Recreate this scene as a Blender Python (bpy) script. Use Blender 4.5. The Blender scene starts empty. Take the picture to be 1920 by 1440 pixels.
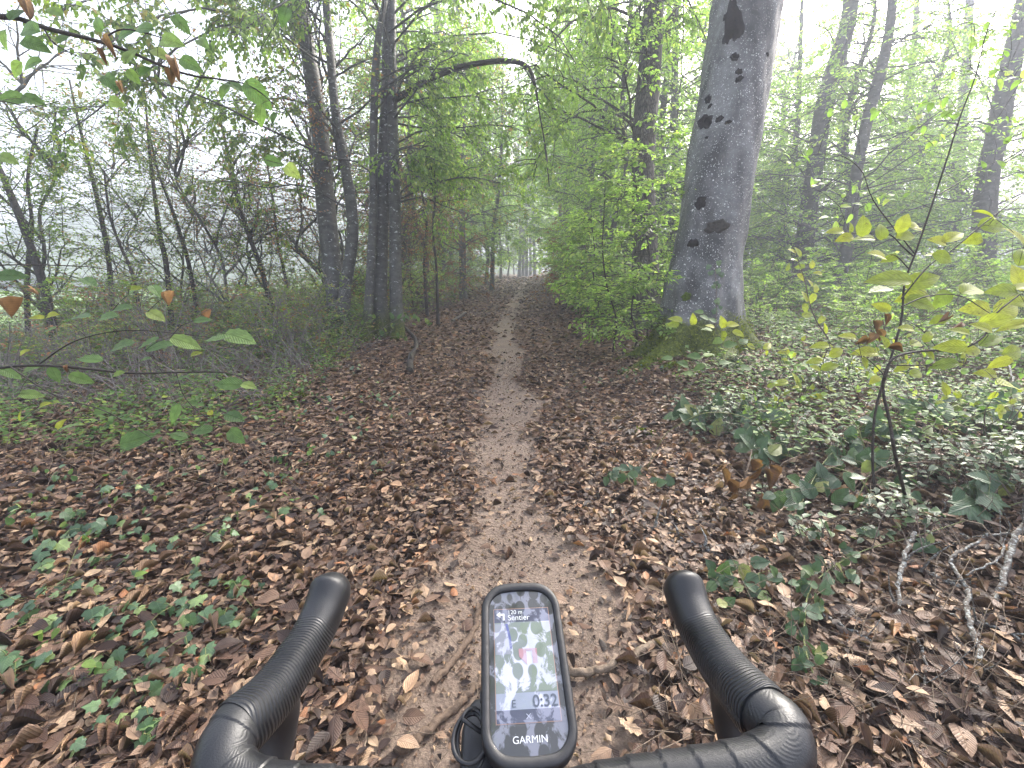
import bpy, math, random
import numpy as np
from mathutils import Matrix, Vector
from mathutils.bvhtree import BVHTree

R = math.radians
rng = np.random.default_rng(7)
random.seed(7)
sc = bpy.context.scene
COL = sc.collection

# ------------------------------------------------------------------ camera, sky, sun, exposure
F = 800.0                      # focal length in photo pixels (1920 wide)
PITCH = R(14.84)
CAMZ = 1.35
cam_d = bpy.data.cameras.new('camera')
cam_d.sensor_width = 36.0
cam_d.lens = F / 1920 * 36
cam_d.clip_start = 0.02
cam_d.clip_end = 2000
cam = bpy.data.objects.new('camera', cam_d)
COL.objects.link(cam)
cam.location = (0, 0, CAMZ)
cam.rotation_euler = (R(90) - PITCH, 0, 0)
sc.camera = cam

SUN_EL, SUN_AZ = R(36), R(38)          # azimuth measured from +Y towards +X
world = bpy.data.worlds.new('World')
sc.world = world
world.use_nodes = True
nt = world.node_tree
nt.nodes.clear()
sky = nt.nodes.new('ShaderNodeTexSky')
sky.sky_type = 'NISHITA'
sky.sun_disc = False
sky.sun_elevation = SUN_EL
sky.sun_rotation = SUN_AZ
sky.air_density = 1.0
sky.dust_density = 6.0
sky.ozone_density = 1.0
hs = nt.nodes.new('ShaderNodeHueSaturation')
hs.inputs['Saturation'].default_value = 0.6
bg = nt.nodes.new('ShaderNodeBackground')
bg.inputs['Strength'].default_value = 0.15
wo = nt.nodes.new('ShaderNodeOutputWorld')
nt.links.new(sky.outputs[0], hs.inputs['Color'])
nt.links.new(hs.outputs[0], bg.inputs['Color'])
nt.links.new(bg.outputs[0], wo.inputs['Surface'])

sun_d = bpy.data.lights.new('sun', 'SUN')
sun_d.energy = 2.5
sun_d.angle = R(20)
sun_d.color = (1.0, 0.95, 0.88)
sun = bpy.data.objects.new('sun', sun_d)
COL.objects.link(sun)
sdir = Vector((math.sin(SUN_AZ) * math.cos(SUN_EL), math.cos(SUN_AZ) * math.cos(SUN_EL), math.sin(SUN_EL)))
sun.rotation_euler = sdir.to_track_quat('Z', 'Y').to_euler()

sc.view_settings.view_transform = 'Standard'
sc.view_settings.look = 'None'
sc.view_settings.gamma = 1
sc.view_settings.exposure = 2.65
HAZE_DENSITY = 0.0085

cy = sc.cycles
cy.max_bounces = 10
cy.diffuse_bounces = 8
cy.glossy_bounces = 2
cy.transmission_bounces = 4
cy.volume_bounces = 2
cy.transparent_max_bounces = 4
cy.caustics_reflective = False
cy.caustics_refractive = False
cy.use_denoising = True
try:
    cy.denoiser = 'OPENIMAGEDENOISE'
    cy.denoising_input_passes = 'RGB_ALBEDO_NORMAL'
except Exception:
    pass

# ------------------------------------------------------------------ measuring helpers
SP, CP = math.sin(PITCH), math.cos(PITCH)
CAM = np.array([0, 0, CAMZ])


def pt(px, py, depth):
    """photo pixel + depth along the lens axis -> metres"""
    r, u = (px - 960) / F, (720 - py) / F
    return np.array([depth * r, depth * (CP + u * SP), CAMZ + depth * (u * CP - SP)])


def proj(P):
    """metres -> photo pixel x, y and depth (arrays)"""
    P = np.atleast_2d(P) - CAM
    dep = P[:, 1] * CP - P[:, 2] * SP
    up = P[:, 1] * SP + P[:, 2] * CP
    dd = np.where(dep > 0.05, dep, 0.05)
    return 960 + F * P[:, 0] / dd, 720 - F * up / dd, dep


def ss(a, b, x):
    t = np.clip((np.asarray(x, float) - a) / (b - a), 0, 1)
    return t * t * (3 - 2 * t)


_cy = np.array([-5, 1.0, 2.0, 5.6, 11, 20, 60, 120, 400])
_cx = np.array([0.02, 0.0, -0.01, -0.07, -0.2, 0.2, 1.9, 4.0, 14])


def xc(y):
    return np.interp(y, _cy, _cx)


def wob(x, y):
    return (np.sin(x * 1.7 + y * 0.9) + np.sin(x * 0.6 - y * 1.3 + 1.0) + np.sin(x * 3.1 + 2.0) * np.sin(y * 2.7)
            + 0.5 * np.sin(x * 6.1 - y * 4.7)) / 3.5


def hz(x, y):
    x = np.asarray(x, float)
    y = np.asarray(y, float)
    xr = x - xc(y)
    h = 0.27 * ss(0.9, 3.0, xr) + 0.02 * np.clip(xr - 4, 0, 60)
    h = h + 0.07 * ss(0.8, 2.4, -xr) - 0.05 * np.clip(-xr - 6, 0, 40)
    h = h - 0.035 * np.exp(-(xr / 0.28) ** 2) + 0.55 * ss(10, 60, y)
    off = ss(0.4, 1.5, np.abs(xr))
    return h + wob(x, y) * (0.012 + 0.045 * off)


def gp(px, py):
    """photo pixel -> point on the ground"""
    d = pt(px, py, 1.0) - CAM
    t = 0.5
    for i in range(4000):
        p = CAM + d * t
        if p[2] < hz(p[0], p[1]):
            break
        t += 0.01 + t * 0.004
    return CAM + d * t


def ground(p):
    return np.array([p[0], p[1], float(hz(p[0], p[1]))])


# ------------------------------------------------------------------ object helpers
def tag(o, label=None, cat=None, group=None, kind=None):
    if label: o['label'] = label
    if cat: o['category'] = cat
    if group: o['group'] = group
    if kind: o['kind'] = kind
    return o


def empty(name, loc, label=None, cat=None, group=None):
    o = bpy.data.objects.new(name, None)
    o.empty_display_size = 0.1
    o.location = tuple(float(v) for v in loc)
    COL.objects.link(o)
    return tag(o, label, cat, group)


class MB:
    """collects geometry (world metres) with uv, a random value per vertex and a material index"""

    def __init__(s):
        s.v, s.uv, s.r, s.t, s.m, s.sm, s.n = [], [], [], [], [], [], 0

    def add(s, V, T, uv=None, rnd=None, mat=0, smooth=True):
        V = np.asarray(V, np.float32).reshape(-1, 3)
        T = np.asarray(T, np.int64).reshape(-1, 3)
        s.v.append(V)
        s.uv.append(np.zeros((len(V), 2), np.float32) if uv is None else np.asarray(uv, np.float32))
        s.r.append(np.zeros(len(V), np.float32) if rnd is None else np.broadcast_to(np.asarray(rnd, np.float32), (len(V),)))
        s.t.append(T + s.n)
        s.m.append(np.full(len(T), mat, np.int32))
        s.sm.append(np.full(len(T), smooth, bool))
        s.n += len(V)

    def mesh(s, name, mats, origin=(0, 0, 0)):
        me = bpy.data.meshes.new(name)
        for m in mats:
            me.materials.append(m)
        if not s.v:
            return me
        V = np.concatenate(s.v) - np.asarray(origin, np.float32)
        T = np.concatenate(s.t)
        nt_ = len(T)
        me.vertices.add(len(V))
        me.vertices.foreach_set('co', V.astype(np.float32).ravel())
        me.loops.add(nt_ * 3)
        me.loops.foreach_set('vertex_index', T.astype(np.int32).ravel())
        me.polygons.add(nt_)
        me.polygons.foreach_set('loop_start', np.arange(0, nt_ * 3, 3, dtype=np.int32))
        me.polygons.foreach_set('material_index', np.concatenate(s.m))
        me.polygons.foreach_set('use_smooth', np.concatenate(s.sm))
        uvl = me.uv_layers.new(name='uv')
        uvl.data.foreach_set('uv', np.concatenate(s.uv)[T.ravel()].astype(np.float32).ravel())
        a = me.attributes.new('rnd', 'FLOAT', 'POINT')
        a.data.foreach_set('value', np.concatenate(s.r).astype(np.float32))
        me.update(calc_edges=True)
        me.validate()
        return me

    def build(s, name, mats, parent=None, origin=None):
        if not isinstance(mats, (list, tuple)):
            mats = [mats]
        if origin is None:
            origin = parent.location if parent is not None else (0, 0, 0)
        me = s.mesh(name, mats, tuple(origin))
        o = bpy.data.objects.new(name, me)
        COL.objects.link(o)
        if parent is not None:
            o.parent = parent
        else:
            o.location = tuple(float(v) for v in origin)
        return o


def unit(a):
    return a / np.maximum(np.linalg.norm(a, axis=-1, keepdims=True), 1e-9)


def tubes(mb, P, Rad, sides=6, mat=0, rnd=None, cap=False, vscale=1.0, bump=0.0):
    """P (M,K,3), Rad (M,K) -> tapered tubes"""
    P = np.asarray(P, float)
    if P.ndim == 2: P = P[None]
    M, K, _ = P.shape
    if M == 0: return
    Rad = np.broadcast_to(np.asarray(Rad, float), (M, K))
    T = np.empty_like(P)
    T[:, 1:-1] = P[:, 2:] - P[:, :-2]
    T[:, 0] = P[:, 1] - P[:, 0]
    T[:, -1] = P[:, -1] - P[:, -2]
    T = unit(T)
    mean = unit(T.mean(1))
    ref = np.where(np.abs(mean[:, 2:3]) > 0.8, np.array([[0, 1.0, 0]]), np.array([[0, 0, 1.0]]))
    A = unit(np.cross(np.broadcast_to(ref[:, None], T.shape), T))
    B = np.cross(T, A)
    th = np.arange(sides) / sides * 2 * np.pi
    c, s_ = np.cos(th), np.sin(th)
    rr = Rad[:, :, None] * np.ones(sides)
    if bump > 0:
        ph = rng.uniform(0, 6.28, (M, 1, 4))
        kk = np.linspace(0, 1, K)[None, :, None] * K
        tt = th[None, None, :]
        rr = rr * (1 + bump * (np.sin(2 * tt + kk * 0.35 + ph[:, :, 0:1]) + np.sin(3 * tt - kk * 0.8 + ph[:, :, 1:2])
                               + 0.7 * np.sin(5 * tt + kk * 1.3 + ph[:, :, 2:3])) / 2)
    V = P[:, :, None, :] + rr[..., None] * (A[:, :, None, :] * c[None, None, :, None] + B[:, :, None, :] * s_[None, None, :, None])
    L = np.concatenate([np.zeros((M, 1)), np.cumsum(np.linalg.norm(P[:, 1:] - P[:, :-1], axis=-1), 1)], 1)
    uv = np.stack([np.broadcast_to((th / 6.2832)[None, None], (M, K, sides)), np.broadcast_to(L[:, :, None] * vscale, (M, K, sides))], -1)
    k = np.arange(K - 1)[:, None]
    j = np.arange(sides)[None]
    a = k * sides + j
    b = k * sides + (j + 1) % sides
    q = np.stack([a, b, b + sides, a, b + sides, a + sides], -1).reshape(-1, 3)
    tri = (q[None] + (np.arange(M) * K * sides)[:, None, None]).reshape(-1, 3)
    r = None
    if rnd is not None:
        r = np.repeat(np.broadcast_to(np.asarray(rnd, float), (M,)), K * sides)
    mb.add(V.reshape(-1, 3), tri, uv.reshape(-1, 2), r, mat)
    if cap:
        for m in range(M):
            for e, sgn in ((0, -1), (K - 1, 1)):
                ring = V[m, e]
                cen = P[m, e] + T[m, e] * sgn * Rad[m, e] * 0.25
                VV = np.vstack([ring, cen])
                jj = np.arange(sides)
                t3 = np.stack([jj, (jj + 1) % sides, np.full(sides, sides)], -1)
                if sgn < 0: t3 = t3[:, ::-1]
                mb.add(VV, t3, np.tile([[0.0, -1.0]], (sides + 1, 1)), 0.5, mat)


def smooth_line(pts, n):
    """Catmull-Rom through (k,d) points"""
    p = np.asarray(pts, float)
    if len(p) == 2:
        return p[0] + (p[1] - p[0]) * np.linspace(0, 1, n)[:, None]
    q = np.vstack([2 * p[0] - p[1], p, 2 * p[-1] - p[-2]])
    t = np.linspace(0, len(p) - 1 - 1e-6, n)
    i = t.astype(int)
    f = (t - i)[:, None]
    a, b, c, d = q[i], q[i + 1], q[i + 2], q[i + 3]
    return 0.5 * ((2 * b) + (c - a) * f + (2 * a - 5 * b + 4 * c - d) * f ** 2 + (3 * b - a - 3 * c + d) * f ** 3)


# ------------------------------------------------------------------ leaf shapes (length 1 along +Y, face up +Z)
def leaf_shape(rows=4, half=0.3, fold=0.12, curl=0.0, roll=0.0, cols=1, serr=0.0, peak=0.45, tip=1.0, pleat=0.0, side=0.0):
    V, UV, T = [], [], []
    ts = np.linspace(0, 1, rows + 2)
    xs = np.linspace(-1, 1, 2 * cols + 1)
    ring = []
    for i, t in enumerate(ts):
        w = half * (np.sin(np.pi * t ** (np.log(0.5) / np.log(peak)))) ** (0.75 * tip)
        if i in (0, rows + 1):
            ring.append([len(V)])
            V.append((side * t * t, t, curl * (t - 0.3) ** 2))
            UV.append((t, 0))
            continue
        w *= 1 + (serr * (1 if i % 2 else -1))
        ids = []
        for x in xs:
            ids.append(len(V))
            z = fold * abs(x) * w / half * 1.0 + curl * (t - 0.3) ** 2 + roll * (x * w / half) ** 2 * 0.3
            z += pleat * (1 if i % 2 else -1) * abs(x) * 0.5
            V.append((x * w * (1 - 0.35 * abs(roll) * abs(x)) + side * t * t, t - 0.06 * abs(x), z))
            UV.append((t, x * w / half))
        ring.append(ids)
    for a, b in zip(ring[:-1], ring[1:]):
        if len(a) == 1:
            for k in range(len(b) - 1): T.append((a[0], b[k + 1], b[k]))
        elif len(b) == 1:
            for k in range(len(a) - 1): T.append((a[k], a[k + 1], b[0]))
        else:
            for k in range(len(a) - 1):
                T.append((a[k], a[k + 1], b[k + 1]))
                T.append((a[k], b[k + 1], b[k]))
    return np.array(V, float), np.array(T), np.array(UV, float)


def lobed(outline, lift=0.05, droop=0.1):
    """leaf from an outline around its base; outline (x,y)"""
    o = np.array(outline, float)
    V = np.zeros((len(o) + 1, 3))
    V[1:, :2] = o
    V[0] = (0, 0.42, lift)
    rr = np.linalg.norm(o - [0, 0.4], axis=1)
    V[1:, 2] = -droop * rr + 0.03 * np.sin(np.arange(len(o)) * 2.1)
    n = len(o)
    T = [(0, 1 + (i + 1) % n, 1 + i) for i in range(n)]
    uv = np.stack([V[:, 1], V[:, 0] * 2], -1)
    return V, np.array(T), uv


IVY = [(0, 0), (0.12, -0.08), (0.3, -0.06), (0.5, 0.14), (0.34, 0.3), (0.46, 0.52), (0.24, 0.58), (0.1, 0.8), (0, 1.0)]
IVY = IVY + [(-x, y) for x, y in IVY[-2:0:-1]]
MAPLE = [(0, 0), (0.15, -0.05), (0.42, -0.1), (0.4, 0.08), (0.62, 0.2), (0.42, 0.3), (0.62, 0.55), (0.36, 0.52), (0.34, 0.68), (0.18, 0.62), (0.14, 0.82), (0, 1.0)]
MAPLE = MAPLE + [(-x, y) for x, y in MAPLE[-2:0:-1]]
OAK = [(0, 0), (0.05, 0.12), (0.16, 0.2), (0.1, 0.3), (0.26, 0.42), (0.16, 0.5), (0.3, 0.64), (0.18, 0.72), (0.2, 0.88), (0.08, 0.94), (0, 1.0)]
OAK = OAK + [(-x, y) for x, y in OAK[-2:0:-1]]

L_TINY = (np.array([(0, 0, 0), (0.3, 0.48, 0.1), (0, 1.0, -0.05), (-0.3, 0.48, 0.1)]), np.array([(0, 1, 2), (0, 2, 3)]), np.array([(0, 0), (0.5, 1), (1, 0), (0.5, -1.0)]))
L_FAR = leaf_shape(1, 0.3, 0.1)
L_MID = leaf_shape(2, 0.3, 0.12, curl=-0.15)
L_NEAR = leaf_shape(5, 0.3, 0.13, curl=-0.38, cols=2, serr=0.03, roll=-0.25)
L_HORN = leaf_shape(8, 0.27, 0.05, curl=-0.18, cols=1, serr=0.04, pleat=0.03)
L_BRAM = leaf_shape(5, 0.36, 0.08, curl=-0.15, cols=1, serr=0.05, peak=0.42, pleat=0.02)
L_IVY = lobed(IVY)
L_MAPLE = lobed(MAPLE, 0.04, 0.12)
L_OAK = lobed(OAK, 0.03, -0.15)
LITTER = [leaf_shape(4, 0.30, 0.05, curl=0.18, roll=0.3, cols=1), leaf_shape(4, 0.28, -0.07, curl=-0.22, roll=-0.3, cols=1),
          leaf_shape(4, 0.24, 0.30, curl=0.2, roll=1.2, cols=1, side=0.15), leaf_shape(4, 0.33, 0.03, curl=-0.28, roll=0.15, cols=1, side=-0.1),
          leaf_shape(4, 0.22, -0.26, curl=0.1, roll=-1.2, cols=1), L_OAK]
LITTER_MID = [leaf_shape(1, 0.30, 0.12, curl=0.2), leaf_shape(1, 0.28, -0.14, curl=-0.25), leaf_shape(1, 0.2, 0.35, curl=0.2, side=0.12)]


def frames(d, n):
    """columns X,Y,Z with Y along d, Z near n"""
    y = unit(d)
    x = unit(np.cross(y, n))
    z = np.cross(x, y)
    return np.stack([x, y, z], -1)


def put_leaves(mb, tpl, P, Fr, S, rnd, mat=0):
    if len(P) == 0: return
    V, T, UV = tpl
    S = np.asarray(S, float)
    if S.ndim == 1: S = np.stack([S, S, S], -1)
    W = np.einsum('nij,nkj->nki', Fr, V[None] * S[:, None, :]) + P[:, None, :]
    k = len(V)
    tri = (T[None] + (np.arange(len(P)) * k)[:, None, None]).reshape(-1, 3)
    mb.add(W.reshape(-1, 3), tri, np.tile(UV, (len(P), 1)), np.repeat(rnd, k), mat)


def rand_dirs(n, zlo=-1, zhi=1):
    z = rng.uniform(zlo, zhi, n)
    a = rng.uniform(0, 2 * np.pi, n)
    r = np.sqrt(np.maximum(0, 1 - z * z))
    return np.stack([r * np.cos(a), r * np.sin(a), z], -1)


_tpl_mesh = {}


def tpl_object(name, key, tpl, mat, pos, fr, s, parent):
    """one leaf as an object of its own that shares its mesh"""
    k = (key, mat.name)
    if k not in _tpl_mesh:
        mb = MB()
        mb.add(tpl[0], tpl[1], tpl[2])
        _tpl_mesh[k] = mb.mesh(name, [mat])
    o = bpy.data.objects.new(name, _tpl_mesh[k])
    COL.objects.link(o)
    o.parent = parent
    b = np.array(parent.location) if parent is not None else np.zeros(3)
    m = np.eye(4)
    s = np.broadcast_to(np.asarray(s, float), (3,))
    m[:3, :3] = fr * s[None, :]
    m[:3, 3] = np.asarray(pos) - b
    o.matrix_basis = Matrix(m.tolist())
    return o


# ------------------------------------------------------------------ materials
def new_mat(name):
    m = bpy.data.materials.new(name)
    m.use_nodes = True
    n = m.node_tree
    n.nodes.clear()
    out = n.nodes.new('ShaderNodeOutputMaterial')
    return m, n, out


def N(nt_, typ, **kw):
    n = nt_.nodes.new(typ)
    for k, v in kw.items():
        if k.startswith('_'):
            setattr(n, k[1:], v)
        else:
            n.inputs[k].default_value = v
    return n


def ramp(nt_, stops, interp='LINEAR'):
    r = nt_.nodes.new('ShaderNodeValToRGB')
    e = r.color_ramp.elements
    r.color_ramp.interpolation = interp
    while len(e) < len(stops): e.new(0.5)
    for k, (p, c) in zip(e, stops):
        k.position = p
        k.color = (c[0], c[1], c[2], 1) if not np.isscalar(c) else (c, c, c, 1)
    return r


def math_n(nt_, op, a, b=None, clamp=False):
    n = nt_.nodes.new('ShaderNodeMath')
    n.operation = op
    n.use_clamp = clamp
    for i, v in enumerate((a, b)):
        if v is None: continue
        if isinstance(v, (int, float)): n.inputs[i].default_value = v
        else: nt_.links.new(v, n.inputs[i])
    return n.outputs[0]


def mix_c(nt_, fac, a, b, blend='MIX'):
    n = nt_.nodes.new('ShaderNodeMix')
    n.data_type = 'RGBA'
    n.blend_type = blend
    for i, v in ((0, fac), (6, a), (7, b)):
        if isinstance(v, (int, float)): n.inputs[i].default_value = v
        elif isinstance(v, tuple): n.inputs[i].default_value = (*v, 1)
        else: nt_.links.new(v, n.inputs[i])
    return n.outputs[2]


def leaf_mat(name, stops, trans=0.35, rough=0.45, veins=9.0, spec=0.4, vein_dark=0.75, spots=0.0, bumps=0.25):
    m, n, out = new_mat(name)
    lk = n.links.new
    at = N(n, 'ShaderNodeAttribute', _attribute_name='rnd')
    oi = n.nodes.new('ShaderNodeObjectInfo')
    f = math_n(n, 'FRACT', math_n(n, 'ADD', at.outputs['Fac'], oi.outputs['Random']))
    cr = ramp(n, stops)
    lk(f, cr.inputs[0])
    uv = N(n, 'ShaderNodeUVMap', _uv_map='uv')
    sx = n.nodes.new('ShaderNodeSeparateXYZ')
    lk(uv.outputs[0], sx.inputs[0])
    av = math_n(n, 'ABSOLUTE', sx.outputs[1])
    ph = math_n(n, 'SUBTRACT', math_n(n, 'MULTIPLY', sx.outputs[0], veins * 6.283), math_n(n, 'MULTIPLY', av, veins * 2.6))
    side = math_n(n, 'POWER', math_n(n, 'ABSOLUTE', math_n(n, 'SINE', math_n(n, 'MULTIPLY', ph, 0.5))), 6.0)
    mid = math_n(n, 'SUBTRACT', 1.0, math_n(n, 'MULTIPLY', av, 14.0), True)
    vn = math_n(n, 'MAXIMUM', math_n(n, 'MULTIPLY', side, 0.6), mid)
    ge = n.nodes.new('ShaderNodeNewGeometry')
    no = N(n, 'ShaderNodeTexNoise', Scale=38.0, Detail=3.0)
    lk(ge.outputs['Position'], no.inputs['Vector'])
    mot = ramp(n, [(0.3, 0.72), (0.7, 1.15)])
    lk(no.outputs['Fac'], mot.inputs[0])
    col = mix_c(n, 1.0, cr.outputs[0], mot.outputs[0], 'MULTIPLY')
    dk = ramp(n, [(0, 1.0), (1, vein_dark)])
    lk(vn, dk.inputs[0])
    col = mix_c(n, 1.0, col, dk.outputs[0], 'MULTIPLY')
    if spots > 0:
        n2 = N(n, 'ShaderNodeTexNoise', Scale=70.0, Detail=2.0)
        lk(ge.outputs['Position'], n2.inputs['Vector'])
        sp = ramp(n, [(0.66, 0.0), (0.72, spots)])
        lk(n2.outputs['Fac'], sp.inputs[0])
        col = mix_c(n, sp.outputs[0], col, (0.10, 0.055, 0.02))
    bp = N(n, 'ShaderNodeBump', Strength=bumps, Distance=0.003)
    lk(math_n(n, 'SUBTRACT', 0.0, vn), bp.inputs['Height'])
    pb = N(n, 'ShaderNodeBsdfPrincipled', Roughness=rough)
    pb.inputs['Specular IOR Level'].default_value = spec
    lk(col, pb.inputs['Base Color'])
    lk(bp.outputs[0], pb.inputs['Normal'])
    if trans > 0:
        tr = n.nodes.new('ShaderNodeBsdfTranslucent')
        tc = mix_c(n, 1.0, col, (1.15, 1.35, 0.85), 'MULTIPLY')
        lk(tc, tr.inputs['Color'])
        mx = n.nodes.new('ShaderNodeMixShader')
        mx.inputs[0].default_value = trans
        lk(pb.outputs[0], mx.inputs[1])
        lk(tr.outputs[0], mx.inputs[2])
        lk(mx.outputs[0], out.inputs['Surface'])
    else:
        lk(pb.outputs[0], out.inputs['Surface'])
    return m


M = {}
M['leaf_green'] = leaf_mat('leaf_green', [(0, (0.140, 0.217, 0.056)), (0.45, (0.247, 0.362, 0.091)), (0.8, (0.337, 0.451, 0.118)), (1, (0.469, 0.532, 0.147))], 0.6)
M['leaf_bright'] = leaf_mat('leaf_bright', [(0, (0.162, 0.250, 0.062)), (0.5, (0.279, 0.406, 0.102)), (0.85, (0.388, 0.505, 0.130)), (1, (0.521, 0.560, 0.160))], 0.6)
M['leaf_mixed'] = leaf_mat('leaf_mixed', [(0, (0.095, 0.155, 0.034)), (0.45, (0.176, 0.257, 0.047)), (0.7, (0.284, 0.324, 0.061)), (0.82, (0.351, 0.203, 0.068)), (1, (0.365, 0.135, 0.047))], 0.5)
M['leaf_dusky'] = leaf_mat('leaf_dusky', [(0, (0.101, 0.162, 0.041)), (0.5, (0.189, 0.270, 0.061)), (0.85, (0.284, 0.351, 0.074)), (1, (0.338, 0.230, 0.081))], 0.55)
M['leaf_rust'] = leaf_mat('leaf_rust', [(0, (0.192, 0.078, 0.036)), (0.5, (0.312, 0.120, 0.048)), (0.8, (0.360, 0.180, 0.084)), (1, (0.168, 0.180, 0.048))], 0.35)
M['leaf_yellow'] = leaf_mat('leaf_yellow', [(0, (0.22, 0.27, 0.03)), (0.4, (0.33, 0.36, 0.04)), (0.8, (0.42, 0.42, 0.045)), (1, (0.16, 0.23, 0.035))], 0.4, spots=0.7, bumps=0.6)
M['leaf_hornbeam'] = leaf_mat('leaf_hornbeam', [(0, (0.085, 0.155, 0.049)), (0.6, (0.151, 0.251, 0.076)), (0.9, (0.236, 0.336, 0.092)), (1, (0.330, 0.400, 0.110))], 0.45, rough=0.4, veins=11, bumps=0.8, spots=0.4)
M['leaf_cover'] = leaf_mat('leaf_cover', [(0, (0.07, 0.135, 0.04)), (0.5, (0.12, 0.20, 0.06)), (0.85, (0.17, 0.26, 0.06)), (1, (0.28, 0.33, 0.055))], 0.40, rough=0.55, spec=0.25)
M['leaf_bramble'] = leaf_mat('leaf_bramble', [(0, (0.044, 0.082, 0.040)), (0.6, (0.071, 0.126, 0.058)), (0.9, (0.106, 0.174, 0.055)), (1, (0.258, 0.266, 0.079))], 0.22, rough=0.4, spec=0.5, bumps=0.7, spots=0.5)
M['leaf_ivy'] = leaf_mat('leaf_ivy', [(0, (0.041, 0.080, 0.035)), (0.6, (0.075, 0.136, 0.059)), (0.85, (0.123, 0.193, 0.072)), (1, (0.222, 0.292, 0.095))], 0.2, rough=0.32, spec=0.6, vein_dark=1.5, bumps=0.3)
M['leaf_pale'] = leaf_mat('leaf_pale', [(0, (0.13, 0.20, 0.06)), (0.5, (0.22, 0.30, 0.08)), (0.8, (0.32, 0.36, 0.09)), (0.9, (0.36, 0.20, 0.08)), (1, (0.34, 0.15, 0.06))], 0.5)
M['leaf_dry'] = leaf_mat('leaf_dry', [(0, (0.15, 0.07, 0.03)), (0.5, (0.24, 0.13, 0.06)), (1, (0.30, 0.17, 0.07))], 0.25, rough=0.6)
M['litter'] = leaf_mat('litter', [(0, (0.030, 0.020, 0.017)), (0.2, (0.062, 0.037, 0.028)), (0.42, (0.117, 0.067, 0.045)), (0.6, (0.18, 0.11, 0.072)), (0.8, (0.27, 0.178, 0.118)),
                                  (0.94, (0.46, 0.32, 0.20)), (1, (0.30, 0.13, 0.06))], 0.10, rough=0.5, spec=0.3, veins=9, vein_dark=0.7, bumps=0.5, spots=0.3)


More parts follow.
